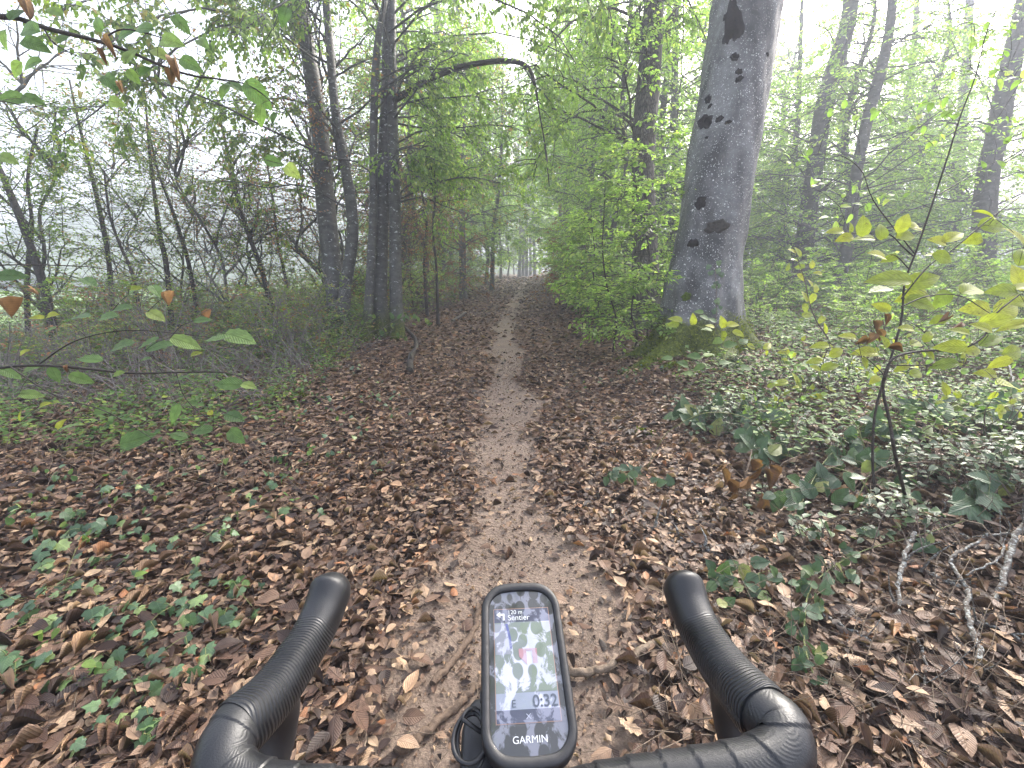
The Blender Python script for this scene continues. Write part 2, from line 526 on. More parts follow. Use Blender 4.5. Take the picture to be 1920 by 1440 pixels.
def bark_mat(name, c0, c1, lichen=(0.40, 0.42, 0.41), lich=0.62, scale=8.0, ridged=0.0, moss_z=None, specks=0.0, rough=0.7, bump=0.6):
    m, n, out = new_mat(name)
    lk = n.links.new
    ge = n.nodes.new('ShaderNodeNewGeometry')
    no = N(n, 'ShaderNodeTexNoise', Scale=scale, Detail=6.0, Roughness=0.65)
    mp = N(n, 'ShaderNodeMapping')
    mp.inputs['Scale'].default_value = (1, 1, 0.35 if ridged else 1.6)
    lk(ge.outputs['Position'], mp.inputs['Vector'])
    lk(mp.outputs[0], no.inputs['Vector'])
    cr = ramp(n, [(0.3, c0), (0.7, c1)])
    lk(no.outputs['Fac'], cr.inputs[0])
    col = cr.outputs[0]
    hgt = no.outputs['Fac']
    if ridged:
        mp2 = N(n, 'ShaderNodeMapping')
        mp2.inputs['Scale'].default_value = (1, 1, 0.12)
        lk(ge.outputs['Position'], mp2.inputs['Vector'])
        vo = N(n, 'ShaderNodeTexVoronoi', Scale=ridged, _feature='DISTANCE_TO_EDGE')
        lk(mp2.outputs[0], vo.inputs['Vector'])
        rd = ramp(n, [(0.0, 0.25), (0.25, 1.0)])
        lk(vo.outputs['Distance'], rd.inputs[0])
        col = mix_c(n, 1.0, col, rd.outputs[0], 'MULTIPLY')
        hgt = math_n(n, 'ADD', hgt, math_n(n, 'MULTIPLY', rd.outputs[0], 1.5))
    # pale lichen blotches
    n2 = N(n, 'ShaderNodeTexNoise', Scale=scale * 1.7, Detail=5.0, Roughness=0.7)
    mp3 = N(n, 'ShaderNodeMapping')
    mp3.inputs['Scale'].default_value = (1, 1, 1.8)
    mp3.inputs['Location'].default_value = (3.3, 1.1, 7.7)
    lk(ge.outputs['Position'], mp3.inputs['Vector'])
    lk(mp3.outputs[0], n2.inputs['Vector'])
    lr = ramp(n, [(lich, 0.0), (lich + 0.05, 0.85)])
    lk(n2.outputs['Fac'], lr.inputs[0])
    col = mix_c(n, lr.outputs[0], col, lichen)
    if specks > 0:
        mpw = N(n, 'ShaderNodeMapping')
        mpw.inputs['Scale'].default_value = (2.2, 2.2, 0.22)
        lk(ge.outputs['Position'], mpw.inputs['Vector'])
        nw = N(n, 'ShaderNodeTexNoise', Scale=1.6, Detail=5.0)
        lk(mpw.outputs[0], nw.inputs['Vector'])
        wr = ramp(n, [(0.36, 0.40), (0.5, 0.95), (0.68, 1.5)])
        lk(nw.outputs['Fac'], wr.inputs[0])
        col = mix_c(n, 1.0, col, wr.outputs[0], 'MULTIPLY')
        # lichen spots, each with its own size
        tot = None
        for s_, thr in ((17.0, 0.18), (36.0, 0.30), (70.0, 0.36)):
            vo = N(n, 'ShaderNodeTexVoronoi', Scale=s_)
            vo.inputs['Randomness'].default_value = 1.0
            mpv = N(n, 'ShaderNodeMapping')
            mpv.inputs['Scale'].default_value = (1, 1, 0.8)
            wn = N(n, 'ShaderNodeTexNoise', Scale=s_ * 1.6, Detail=2.0)
            lk(ge.outputs['Position'], wn.inputs['Vector'])
            wv = mix_c(n, 0.012, ge.outputs['Position'], wn.outputs['Color'])
            lk(wv, mpv.inputs['Vector'])
            lk(mpv.outputs[0], vo.inputs['Vector'])
            sc_ = n.nodes.new('ShaderNodeSeparateColor')
            lk(vo.outputs['Color'], sc_.inputs[0])
            rad = math_n(n, 'MULTIPLY', math_n(n, 'SUBTRACT', sc_.outputs[0], 0.35), thr * 1.6)
            on = math_n(n, 'MULTIPLY', math_n(n, 'SUBTRACT', rad, vo.outputs['Distance']), 40.0, True)
            tot = on if tot is None else math_n(n, 'MAXIMUM', tot, on)
        nm_ = N(n, 'ShaderNodeTexNoise', Scale=3.2, Detail=3.0)
        lk(ge.outputs['Position'], nm_.inputs['Vector'])
        dens = ramp(n, [(0.35, 0.25), (0.6, 1.0)])
        lk(nm_.outputs['Fac'], dens.inputs[0])
        col = mix_c(n, math_n(n, 'MULTIPLY', math_n(n, 'MULTIPLY', tot, dens.outputs[0]), specks), col, (0.60, 0.61, 0.59))
    if moss_z is not None:
        sx = n.nodes.new('ShaderNodeSeparateXYZ')
        lk(ge.outputs['Position'], sx.inputs[0])
        n4 = N(n, 'ShaderNodeTexNoise', Scale=4.0, Detail=5.0)
        lk(ge.outputs['Position'], n4.inputs['Vector'])
        zz = math_n(n, 'ADD', sx.outputs[2], math_n(n, 'MULTIPLY', math_n(n, 'SUBTRACT', n4.outputs['Fac'], 0.5), 0.8))
        mr = N(n, 'ShaderNodeMapRange')
        lk(zz, mr.inputs[0])
        mr.inputs[1].default_value = moss_z[1]
        mr.inputs[2].default_value = moss_z[0]
        n5 = N(n, 'ShaderNodeTexNoise', Scale=26.0, Detail=7.0, Roughness=0.8)
        lk(ge.outputs['Position'], n5.inputs['Vector'])
        mc = ramp(n, [(0.34, (0.010, 0.014, 0.002)), (0.5, (0.06, 0.08, 0.006)), (0.66, (0.17, 0.20, 0.016))])
        lk(n5.outputs['Fac'], mc.inputs[0])
        col = mix_c(n, mr.outputs[0], col, mc.outputs[0])
        hgt = math_n(n, 'ADD', hgt, math_n(n, 'MULTIPLY', mr.outputs[0], math_n(n, 'MULTIPLY', n5.outputs['Fac'], 2.5)))
    bp = N(n, 'ShaderNodeBump', Strength=bump, Distance=0.02)
    lk(hgt, bp.inputs['Height'])
    pb = N(n, 'ShaderNodeBsdfPrincipled', Roughness=rough)
    pb.inputs['Specular IOR Level'].default_value = 0.22
    lk(col, pb.inputs['Base Color'])
    lk(bp.outputs[0], pb.inputs['Normal'])
    lk(pb.outputs[0], out.inputs['Surface'])
    return m


M['bark_beech'] = bark_mat('bark_beech', (0.068, 0.068, 0.069), (0.145, 0.145, 0.146), lich=0.655, scale=5.0, specks=0.9, moss_z=(0.62, 0.80), rough=0.6, bump=0.35)
M['bark_hornbeam'] = bark_mat('bark_hornbeam', (0.035, 0.033, 0.03), (0.10, 0.098, 0.088), lich=0.60, scale=7.0, moss_z=(0.15, 0.75), rough=0.6)
M['bark_oak'] = bark_mat('bark_oak', (0.06, 0.055, 0.045), (0.14, 0.13, 0.105), lich=0.66, scale=8.0, ridged=26.0, rough=0.8)
M['bark_far'] = bark_mat('bark_far', (0.05, 0.048, 0.04), (0.12, 0.115, 0.10), lich=0.63, scale=6.0, rough=0.8)
M['twig_dark'] = bark_mat('twig_dark', (0.022, 0.018, 0.015), (0.06, 0.05, 0.042), lich=0.72, scale=30.0, rough=0.6)
M['twig_brown'] = bark_mat('twig_brown', (0.07, 0.05, 0.04), (0.15, 0.115, 0.095), lich=0.70, scale=30.0, rough=0.7)
M['twig_grey'] = bark_mat('twig_grey', (0.11, 0.095, 0.09), (0.24, 0.215, 0.205), lich=0.68, scale=30.0, rough=0.7)
M['twig_lichen'] = bark_mat('twig_lichen', (0.06, 0.05, 0.042), (0.17, 0.15, 0.13), lichen=(0.36, 0.38, 0.36), lich=0.52, scale=45.0, rough=0.8)
M['stick'] = bark_mat('stick', (0.09, 0.065, 0.045), (0.22, 0.17, 0.125), lich=0.68, scale=28.0, rough=0.75)
M['root'] = bark_mat('root_bark', (0.06, 0.042, 0.03), (0.15, 0.105, 0.075), lich=0.8, scale=28.0, rough=0.8)
M['cane'] = bark_mat('cane', (0.10, 0.13, 0.04), (0.20, 0.21, 0.08), lich=0.95, scale=30.0, rough=0.5)


def simple_mat(name, color, rough=0.5, metal=0.0, noise=0.0, nscale=60, bumps=0.0, coat=0.0, spec=0.5):
    m, n, out = new_mat(name)
    lk = n.links.new
    pb = N(n, 'ShaderNodeBsdfPrincipled', Roughness=rough, Metallic=metal)
    pb.inputs['Specular IOR Level'].default_value = spec
    pb.inputs['Coat Weight'].default_value = coat
    tc = n.nodes.new('ShaderNodeTexCoord')
    no = N(n, 'ShaderNodeTexNoise', Scale=nscale, Detail=4.0)
    lk(tc.outputs['Object'], no.inputs['Vector'])
    r = ramp(n, [(0.3, tuple(c * (1 - noise) for c in color)), (0.7, tuple(c * (1 + noise) for c in color))])
    lk(no.outputs['Fac'], r.inputs[0])
    lk(r.outputs[0], pb.inputs['Base Color'])
    if bumps:
        bp = N(n, 'ShaderNodeBump', Strength=bumps, Distance=0.002)
        lk(no.outputs['Fac'], bp.inputs['Height'])
        lk(bp.outputs[0], pb.inputs['Normal'])
    lk(pb.outputs[0], out.inputs['Surface'])
    return m


def ground_mat():
    m, n, out = new_mat('forest_soil')
    lk = n.links.new
    ge = n.nodes.new('ShaderNodeNewGeometry')
    at = N(n, 'ShaderNodeAttribute', _attribute_name='rnd')   # bare-track share, laid down with the mesh
    no = N(n, 'ShaderNodeTexNoise', Scale=3.0, Detail=7.0, Roughness=0.7)
    lk(ge.outputs['Position'], no.inputs['Vector'])
    fine = N(n, 'ShaderNodeTexNoise', Scale=55.0, Detail=6.0, Roughness=0.75)
    lk(ge.outputs['Position'], fine.inputs['Vector'])
    soil = ramp(n, [(0.28, (0.085, 0.06, 0.046)), (0.5, (0.24, 0.175, 0.132)), (0.72, (0.36, 0.28, 0.215))])
    lk(mix_c(n, 0.6, no.outputs['Fac'], fine.outputs['Fac']), soil.inputs[0])
    vo = N(n, 'ShaderNodeTexVoronoi', Scale=16.0)
    lk(ge.outputs['Position'], vo.inputs['Vector'])
    sc_ = n.nodes.new('ShaderNodeSeparateColor')
    lk(vo.outputs['Color'], sc_.inputs[0])
    lit = ramp(n, [(0, (0.03, 0.018, 0.012)), (0.4, (0.085, 0.042, 0.026)), (0.7, (0.15, 0.075, 0.04)), (1, (0.26, 0.15, 0.08))])
    lk(sc_.outputs[0], lit.inputs[0])
    f = math_n(n, 'ADD', at.outputs['Fac'], math_n(n, 'MULTIPLY', math_n(n, 'SUBTRACT', no.outputs['Fac'], 0.5), 1.2), True)
    fr = ramp(n, [(0.35, 0.0), (0.6, 1.0)])
    lk(f, fr.inputs[0])
    col = mix_c(n, fr.outputs[0], lit.outputs[0], soil.outputs[0])
    pb = N(n, 'ShaderNodeBsdfPrincipled', Roughness=0.75)
    pb.inputs['Specular IOR Level'].default_value = 0.35
    lk(col, pb.inputs['Base Color'])
    peb = N(n, 'ShaderNodeTexVoronoi', Scale=70.0)
    lk(ge.outputs['Position'], peb.inputs['Vector'])
    hh = math_n(n, 'ADD', math_n(n, 'MULTIPLY', fine.outputs['Fac'], 1.0), math_n(n, 'MULTIPLY', peb.outputs['Distance'], 0.35))
    bp = N(n, 'ShaderNodeBump', Strength=1.0, Distance=0.03)
    lk(hh, bp.inputs['Height'])
    lk(bp.outputs[0], pb.inputs['Normal'])
    lk(pb.outputs[0], out.inputs['Surface'])
    return m


M['soil'] = ground_mat()
M['meadow'] = simple_mat('meadow', (0.13, 0.20, 0.06), 0.9, noise=0.35, nscale=0.6)
M['hill'] = simple_mat('hill', (0.05, 0.075, 0.04), 0.95, noise=0.4, nscale=0.12)
M['moss'] = simple_mat('moss', (0.05, 0.075, 0.008), 0.95, spec=0.05, noise=0.5, nscale=40, bumps=1.0)
M['knot'] = simple_mat('knot', (0.006, 0.005, 0.0045), 0.95, noise=0.6, nscale=30, bumps=1.0, spec=0.05)
M['knot_wood'] = simple_mat('knot_wood', (0.03, 0.027, 0.022), 0.9, spec=0.08, noise=0.5, nscale=40, bumps=1.0)
M['grass'] = leaf_mat('grass_blade', [(0, (0.03, 0.06, 0.02)), (1, (0.07, 0.12, 0.035))], 0.2, veins=0)

# ------------------------------------------------------------------ the setting: ground, meadow, hill, haze
def bare(x, y):
    """1 on the trodden track, 0 in the leaves"""
    xr = np.asarray(x) - xc(y)
    w = 0.20 + 0.07 * np.sin(np.asarray(y) * 1.9) + 0.05 * np.sin(np.asarray(y) * 4.3 + 1) + 0.17 * ss(3.2, 1.3, y)
    return ss(w + 0.22, w - 0.14, np.abs(xr + 0.04 * np.sin(np.asarray(y) * 2.6)))


def steps(lo, a, b, hi, near, grow):
    mid = np.arange(a, b, near)
    up, s_ = [b], near
    while up[-1] < hi:
        s_ *= grow
        up.append(up[-1] + s_)
    dn, s_ = [a], near
    while dn[-1] > lo:
        s_ *= grow
        dn.append(dn[-1] - s_)
    return np.array(dn[:0:-1] + list(mid) + up)


def grid_obj(name, xs, ys, hfun, mat, rfun=None):
    X, Y = np.meshgrid(xs, ys)
    Z = hfun(X, Y)
    nx, ny = len(xs), len(ys)
    i = np.arange(ny - 1)[:, None] * nx + np.arange(nx - 1)[None]
    T = np.stack([i, i + 1, i + nx + 1, i, i + nx + 1, i + nx], -1).reshape(-1, 3)
    mb = MB()
    mb.add(np.stack([X, Y, Z], -1).reshape(-1, 3), T, np.stack([X, Y], -1).reshape(-1, 2), None if rfun is None else rfun(X, Y).ravel())
    return mb.build(name, mat)


gx = steps(-420, -4, 4, 420, 0.08, 1.09)
gy = steps(-60, -0.5, 6, 460, 0.08, 1.08)
floor = grid_obj('forest_floor', gx, gy, hz, M['soil'], lambda x, y: bare(x, y) * ss(75, 45, y))
tag(floor, 'forest floor of brown soil under fallen leaves with a trodden track', kind='structure')


def meadow_edge(y):
    return -10.5 - 0.10 * np.clip(y - 8, 0, 400)


mx = np.array([0, 0.6, 1.5, 3, 6, 12, 25, 50, 90, 150, 240, 400.0])
my = np.array([-50, -20, -5, 0, 4, 8, 12, 16, 20, 26, 34, 45, 60, 80, 110, 150, 200, 280, 400.0])
MX, MY = np.meshgrid(mx, my)
MXw = meadow_edge(MY) - MX
mb = MB()
i = np.arange(len(my) - 1)[:, None] * len(mx) + np.arange(len(mx) - 1)[None]
mb.add(np.stack([MXw, MY, hz(MXw, MY) + 0.03 + 0.10 * ss(0, 3, MX)], -1).reshape(-1, 3),
       np.stack([i, i + len(mx), i + len(mx) + 1, i, i + len(mx) + 1, i + 1], -1).reshape(-1, 3))
meadow = tag(mb.build('meadow', M['meadow']), 'pale open meadow beyond the edge of the wood', kind='structure')


def hill_h(x, y):
    d = np.hypot(x + 75, y - 125)
    return -3 + 29 * np.exp(-((x + 80) / 62) ** 2 - ((y - 135) / 50) ** 2) + 1.2 * np.sin(x * 0.31) * np.cos(y * 0.27)


hx = np.linspace(-260, 20, 90)
hy = np.linspace(60, 230, 60)
hill = grid_obj('hill', hx, hy, hill_h, M['hill'])
tag(hill, 'wooded hill fading into the mist beyond the meadow', kind='structure')

hm, hn, hout = new_mat('haze')
pv = hn.nodes.new('ShaderNodeVolumePrincipled')
pv.inputs['Color'].default_value = (0.47, 0.495, 0.57, 1)
pv.inputs['Density'].default_value = HAZE_DENSITY
pv.inputs['Anisotropy'].default_value = 0.3
hn.links.new(pv.outputs[0], hout.inputs['Volume'])
hb = MB()
x0, x1, y0, y1, z0, z1 = -450, 450, -90, 490, -30, 42
c8 = np.array([(x, y, z) for z in (z0, z1) for y in (y0, y1) for x in (x0, x1)], float)
hb.add(c8, [(0, 2, 3), (0, 3, 1), (4, 5, 7), (4, 7, 6), (0, 1, 5), (0, 5, 4), (2, 6, 7), (2, 7, 3), (0, 4, 6), (0, 6, 2), (1, 3, 7), (1, 7, 5)], smooth=False)
haze = tag(hb.build('haze', hm), 'thin morning mist filling the whole wood', kind='stuff')

# ------------------------------------------------------------------ growing plants
def offshoots(P, n, t0, t1, length, K=5, spread=(0.6, 1.2), up=0.0, droop=0.0, wig=0.06, flat=0.0, bias=None, zr=None):
    """child lines leaving parent lines P (M,K0,3)"""
    Mn, K0, _ = P.shape
    idx = np.repeat(np.arange(Mn), n)
    t = rng.uniform(t0, t1, len(idx)) * (K0 - 1)
    if zr is not None:
        t = np.interp(zr[0] + (zr[1] - zr[0]) * rng.uniform(0, 1, len(idx)), P[0, :, 2], np.arange(K0))
        t = np.clip(t, 0, K0 - 1.001)
    i = np.minimum(t.astype(int), K0 - 2)
    f = (t - i)[:, None]
    o = P[idx, i] * (1 - f) + P[idx, i + 1] * f
    tan = unit(P[idx, i + 1] - P[idx, i])
    q = rand_dirs(len(idx))
    q[:, 2] *= (1 - flat)
    q = unit(q - tan * np.sum(q * tan, 1, keepdims=True))
    a = rng.uniform(*spread, len(idx))[:, None]
    d = tan * np.cos(a) + q * np.sin(a)
    d[:, 2] = d[:, 2] * (1 - flat) + up
    if bias is not None:
        d = d + np.asarray(bias)
    d = unit(d)
    L = length * rng.uniform(0.55, 1.2, len(idx)) * (1.15 - 0.5 * t / (K0 - 1))
    s_ = np.linspace(0, 1, K)
    out = o[:, None] + d[:, None] * (L[:, None] * s_[None])[..., None]
    out[:, :, 2] -= droop * L[:, None] * s_[None] ** 2
    w = np.cumsum(rng.normal(0, wig, (len(idx), K, 3)), 1) * L[:, None, None] / K * 2
    w[:, 0] = 0
    return out + w


def spray_leaves(P, per, size, hang=0.2, ang=0.9, jitter=0.35, t0=0.1):
    """leaves set alternately along twig lines P (M,K,3): returns pos, frame, size, rnd"""
    Mn, K, _ = P.shape
    if Mn == 0: return np.zeros((0, 3)), np.zeros((0, 3, 3)), np.zeros(0), np.zeros(0)
    k = np.arange(per)
    t = (t0 + (1 - t0) * (k + 1) / per)[None] + rng.uniform(-0.03, 0.03, (Mn, per))
    t = np.clip(t, 0, 1) * (K - 1)
    i = np.minimum(t.astype(int), K - 2)
    f = (t - i)[..., None]
    m = np.arange(Mn)[:, None]
    pos = P[m, i] * (1 - f) + P[m, i + 1] * f
    tan = unit(P[m, i + 1] - P[m, i])
    up = np.array([0, 0, 1.0]) + rng.normal(0, 0.25, (Mn, 1, 3))
    nrm = unit(up - tan * np.sum(up * tan, -1, keepdims=True))
    side = np.cross(tan, nrm) * np.where(k % 2 == 0, 1, -1)[None, :, None]
    a = (ang + rng.normal(0, 0.25, (Mn, per)))[..., None]
    a = np.where((k == per - 1)[None, :, None], a * 0.2, a)
    d = tan * np.cos(a) + side * np.sin(a)
    d = d + np.array([0, 0, -1.0]) * hang * rng.uniform(0.5, 1.5, (Mn, per, 1)) + rng.normal(0, jitter * 0.4, d.shape)
    nn = nrm + rng.normal(0, jitter, d.shape)
    d, nn = d.reshape(-1, 3), nn.reshape(-1, 3)
    s_ = size * rng.uniform(0.6, 1.15, Mn * per)
    return pos.reshape(-1, 3), frames(d, nn), s_, rng.uniform(0, 1, Mn * per)


def keep(mask, *arrs):
    return [a[mask] for a in arrs]


def add_foliage(thing, data, tpl, mat, singles=0, single_tpl=None, single_key=None, min_px=10, mb=None, matidx=0, tplname='leaf', crown_name='crown', twig=None, near=(0.6, 60)):
    """leaves of one plant: the largest in view as parts of their own, the rest as one crown"""
    pos, fr, s_, r = data
    if singles:
        x, y, d = proj(pos)
        px = s_ * F / np.maximum(d, 0.2)
        ok = (d > near[0]) & (x > -20) & (x < 1940) & (y > -20) & (y < 1460) & (px > min_px)
        order = np.argsort(-np.where(ok, px, 0))[:singles]
        order = order[ok[order]]
        for i_ in order:
            tpl_object(tplname, single_key, single_tpl, mat, pos[i_], fr[i_], s_[i_], thing)
        mask = np.ones(len(pos), bool)
        mask[order] = False
        pos, fr, s_, r = keep(mask, pos, fr, s_, r)
    if mb is None: mb = MB()
    put_leaves(mb, tpl, pos, fr, s_, r, matidx)
    return mb


def plant_crown(thing, mb, mats, name='crown'):
    if mb.n == 0: return None
    o = mb.build(name, mats, thing)
    o['kind'] = 'stuff'
    return o


def taper(P, r0, r1):
    K = P.shape[1]
    return r0 * (1 - np.linspace(0, 1, K))[None] + r1 * np.linspace(0, 1, K)[None]


def clear_corridor(P, half=1.5, ztop=2.2, lens=1.0):
    """leave out lines that would hang in the rider's way or right in front of the lens"""
    e = P.reshape(len(P), -1, 3)
    inside = (np.abs(e[..., 0] - xc(e[..., 1])) < half) & (e[..., 2] < ztop) & (e[..., 1] < 30)
    close = np.linalg.norm(e - CAM, axis=-1) < lens
    return P[~(inside | close).any(1)]


def tree(name, label, cat, trunk_pts, trunk_r, bark, leafmat, limbs=14, t_range=(0.3, 1.0), limb_len=2.5, limb_r=0.03, branches=5, branch_len=1.0, zr=None, nleaf=None, top_keep=0.25,
         sprays=4, spray_len=0.4, per=8, leaf=0.08, hang=0.3, up=0.3, droop=0.25, tpl=None, twigs=True, group=None, sides=16, bump=0.03,
         singles=0, single_tpl=None, single_key=None, flat=0.3, bias=None, extra=None, cut=None, ctp=2.2, branch_part=True, rootflare=1.25, min_px=10):
    K = max(10, len(trunk_pts) * 4)
    tp = smooth_line(trunk_pts, K)
    tr = np.interp(np.linspace(0, 1, K), np.linspace(0, 1, len(trunk_r)), trunk_r)
    base = ground(tp[0])
    th = empty(name, base, label, cat, group)
    tb = MB()
    tp2 = np.vstack([tp[0] - [0, 0, 0.25], tp])
    tr2 = np.concatenate([[tr[0] * rootflare * 1.2], tr])
    hh = tp2[:, 2] - base[2]
    tr2 = tr2 * (1 + (rootflare - 1) * np.exp(-np.maximum(hh, 0) / 0.18))
    tubes(tb, tp2[None], tr2[None], sides, bump=bump)
    tb.build('trunk', bark, th)
    if nleaf: limbs = max(4, int(nleaf / (branches * sprays * per)))
    L = offshoots(tp[None], limbs, t_range[0], t_range[1], limb_len, 7, (0.7, 1.35), up, droop, 0.07, flat, bias, None if zr is None else (base[2] + zr[0], base[2] + zr[1]))
    L = clear_corridor(L, 0.9, ctp, 1.2)
    if extra is not None:
        L = np.concatenate([L, np.stack([smooth_line(e, 7) for e in extra])])
    B = offshoots(L, branches, 0.2, 1.0, branch_len, 5, (0.5, 1.2), 0.0, droop * 0.8, 0.06, flat)
    B = clear_corridor(B, 0.9, ctp, 1.2)
    T = offshoots(B, sprays, 0.15, 1.0, spray_len, 3, (0.4, 1.1), 0.0, droop * 0.8, 0.05, 0.4)
    T = clear_corridor(T, 0.8, ctp, 1.2)
    if cut is not None:
        T = T[cut(T[:, -1])]
    # leave out what no eye at the path could ever see: far outside the field of view
    x, y, d = proj(T[:, -1])
    u_ = rng.uniform(0, 1, len(T))
    outside = (y < -150) | (x < -250) | (x > 2170)
    T = T[~outside | (u_ < top_keep)]
    mb = MB()
    tubes(mb, L, taper(L, limb_r, limb_r * 0.3), 5, 1)
    tubes(mb, B, taper(B, limb_r * 0.35, limb_r * 0.1), 4, 1)
    if twigs:
        tubes(mb, T, taper(T, 0.0035, 0.0012), 3, 1)
    data = spray_leaves(T, per, leaf, hang)
    add_foliage(th, data, tpl or L_MID, leafmat, singles, single_tpl or L_NEAR, single_key or 'near', min_px, mb, 0)
    plant_crown(th, mb, [leafmat, bark])
    return th


def upto(base, top, n=5, wig=0.08):
    """a wavering stem line from base to top"""
    p = np.array([base + (top - base) * t for t in np.linspace(0, 1, n)])
    w = rng.normal(0, wig, (n, 3))
    w[0] = 0
    w[:, 2] = 0
    return p + w


def stem_px(pts, depth, zbase=None):
    """stem line through photo pixels at one distance; the foot is set on the ground"""
    q = [pt(x, y, depth) for x, y in pts]
    q[0] = ground(q[0])
    return q


# ================================================================== the big beech
BD = 6.0
axis_px = [(1312, 640), (1314, 560), (1322, 480), (1338, 400), (1353, 300), (1371, 200), (1387, 100), (1401, 0), (1415, -120), (1432, -300)]
wid_px = [170, 150, 134, 131, 131, 131, 134, 136, 134, 130]
ax = [pt(x, y, BD + 0.15) for x, y in axis_px]
bz = float(hz(ax[0][0], ax[0][1]))
ax[0] = np.array([ax[0][0], ax[0][1], bz - 0.25])
rad = [w / F * BD / 2 * 0.93 for w in wid_px]
ax += [ax[-1] + np.array([0.1, 0.1, 2.5]), ax[-1] + np.array([0.2, 0.2, 6.5])]
rad += [0.42, 0.28]
NA, NS = 150, 88
al = smooth_line(ax, NA)
ar = np.interp(np.linspace(0, 1, NA), np.linspace(0, 1, len(rad)), rad)
beech = empty('beech_tree', (ax[1][0], ax[1][1], bz), 'big grey beech trunk with white lichen spots and mossy flared roots', 'tree')
th = np.linspace(0, 2 * np.pi, NS, endpoint=False)
TH, ZZ = np.meshgrid(th, np.arange(NA))
hgt = (al[:, 2] - bz)[:, None]
lobes = [(-2.55, 0.80, 0.27), (-1.55, 0.70, 0.34), (-0.25, 0.78, 0.26), (0.9, 0.6, 0.3), (2.1, 0.7, 0.3), (3.1, 0.5, 0.25)]
fl = np.zeros((NA, NS))
for a0, amp, wd in lobes:
    dd = (TH - a0 + np.pi) % (2 * np.pi) - np.pi
    fl += amp * np.exp(-(dd / wd) ** 2) * (np.exp(-np.maximum(hgt, -0.2) / 0.22) * 0.85 + 0.10 * np.exp(-np.maximum(hgt, 0) / 0.9))
nz = 0.012 * np.sin(3 * TH + hgt * 1.7) + 0.010 * np.sin(5 * TH - hgt * 2.9 + 1) + 0.006 * np.sin(9 * TH + hgt * 7) + 0.004 * np.sin(17 * TH - hgt * 11) \
    - 0.05 * np.exp(-((TH - 4.95) / 0.16) ** 2) * ss(2.0, 0.3, hgt) - 0.035 * np.exp(-((TH - 4.15) / 0.2) ** 2) * ss(4.5, 1.0, hgt)
RR = ar[:, None] * (1 + fl) + nz
V = np.stack([al[:, 0][:, None] + RR * np.cos(TH), al[:, 1][:, None] + RR * np.sin(TH), np.broadcast_to(al[:, 2][:, None], TH.shape)], -1)
k = np.arange(NA - 1)[:, None]
j = np.arange(NS)[None]
a_, b_ = k * NS + j, k * NS + (j + 1) % NS
TT = np.stack([a_, b_, b_ + NS, a_, b_ + NS, a_ + NS], -1).reshape(-1, 3)
mb = MB()
mb.add(V.reshape(-1, 3), TT, np.stack([TH / 6.283, np.broadcast_to(hgt, TH.shape)], -1).reshape(-1, 2))
mb.build('trunk', M['bark_beech'], beech)
bvh = BVHTree.FromPolygons([tuple(v) for v in V.reshape(-1, 3)], [tuple(t) for t in TT.tolist()])


def on_beech(px, py):
    d = pt(px, py, 1.0) - CAM
    h = bvh.ray_cast(Vector(CAM), Vector(unit(d)))
    return (np.array(h[0]), np.array(h[1])) if h[0] is not None else (None, None)


def knot(px, py, w, h, ring=False, wood=False, tilt=0.0, name='knot'):
    p, nn = on_beech(px, py)
    if p is None: return
    if np.dot(nn, CAM - p) < 0: nn = -nn
    s_ = np.linalg.norm(p - CAM) / F
    w, h = w * s_ / 2 * 0.86, h * s_ / 2 * 0.86
    upv = np.array([0, 0, 1.0])
    fr = frames(unit(upv - nn * np.dot(upv, nn))[None], nn[None])[0]
    nr, na = 6, 22
    mb = MB()
    Vv, Tt = [], []
    prof = [(0.0, 0.004), (0.3, 0.006), (0.55, 0.003), (0.78, 0.012), (1.0, 0.008), (1.12, -0.02)] if ring else \
           [(0.0, 0.010), (0.3, 0.009), (0.55, 0.010), (0.8, 0.009), (1.0, 0.004), (1.12, -0.02)]
    ph = random.uniform(0, 6)
    for (rr, z) in prof:
        for q in range(na):
            an = q / na * 2 * math.pi
            wob_ = 1 + 0.14 * math.sin(2 * an + ph) + 0.12 * math.sin(5 * an + ph * 2) + 0.08 * math.sin(8 * an - ph)
            Vv.append(p + fr @ np.array([w * rr * wob_ * math.cos(an) + tilt * h * rr * math.sin(an), h * rr * wob_ * math.sin(an), z + 0.003 * math.sin(7 * an + ph)]))
    for q in range(nr - 1):
        for c in range(na):
            d = (c + 1) % na
            Tt += [(q * na + c, q * na + d, (q + 1) * na + d), (q * na + c, (q + 1) * na + d, (q + 1) * na + c)]
    mb.add(np.array(Vv), Tt)
    return mb.build(name, M['knot_wood'] if wood else M['knot'], beech)


for kp in [(1377, 40, 22, 62, False, False, -0.2), (1366, 62, 14, 34, False, False), (1372, 20, 16, 40), (1362, 30, 9, 12), (1378, 107, 13, 13), (1386, 134, 9, 11), (1386, 148, 11, 11), (1328, 186, 13, 15), (1331, 199, 8, 8),
           (1321, 228, 24, 26, True), (1349, 223, 12, 11), (1365, 229, 10, 7), (1325, 258, 6, 5), (1313, 380, 20, 22, True), (1344, 424, 34, 26, True, True), (1299, 456, 17, 18, True), (1439, 102, 7, 5)]:
    knot(*kp)
mk = knot(1287, 556, 18, 16, False, False, 0, 'moss_pad')
if mk: mk.data.materials[0] = M['moss']


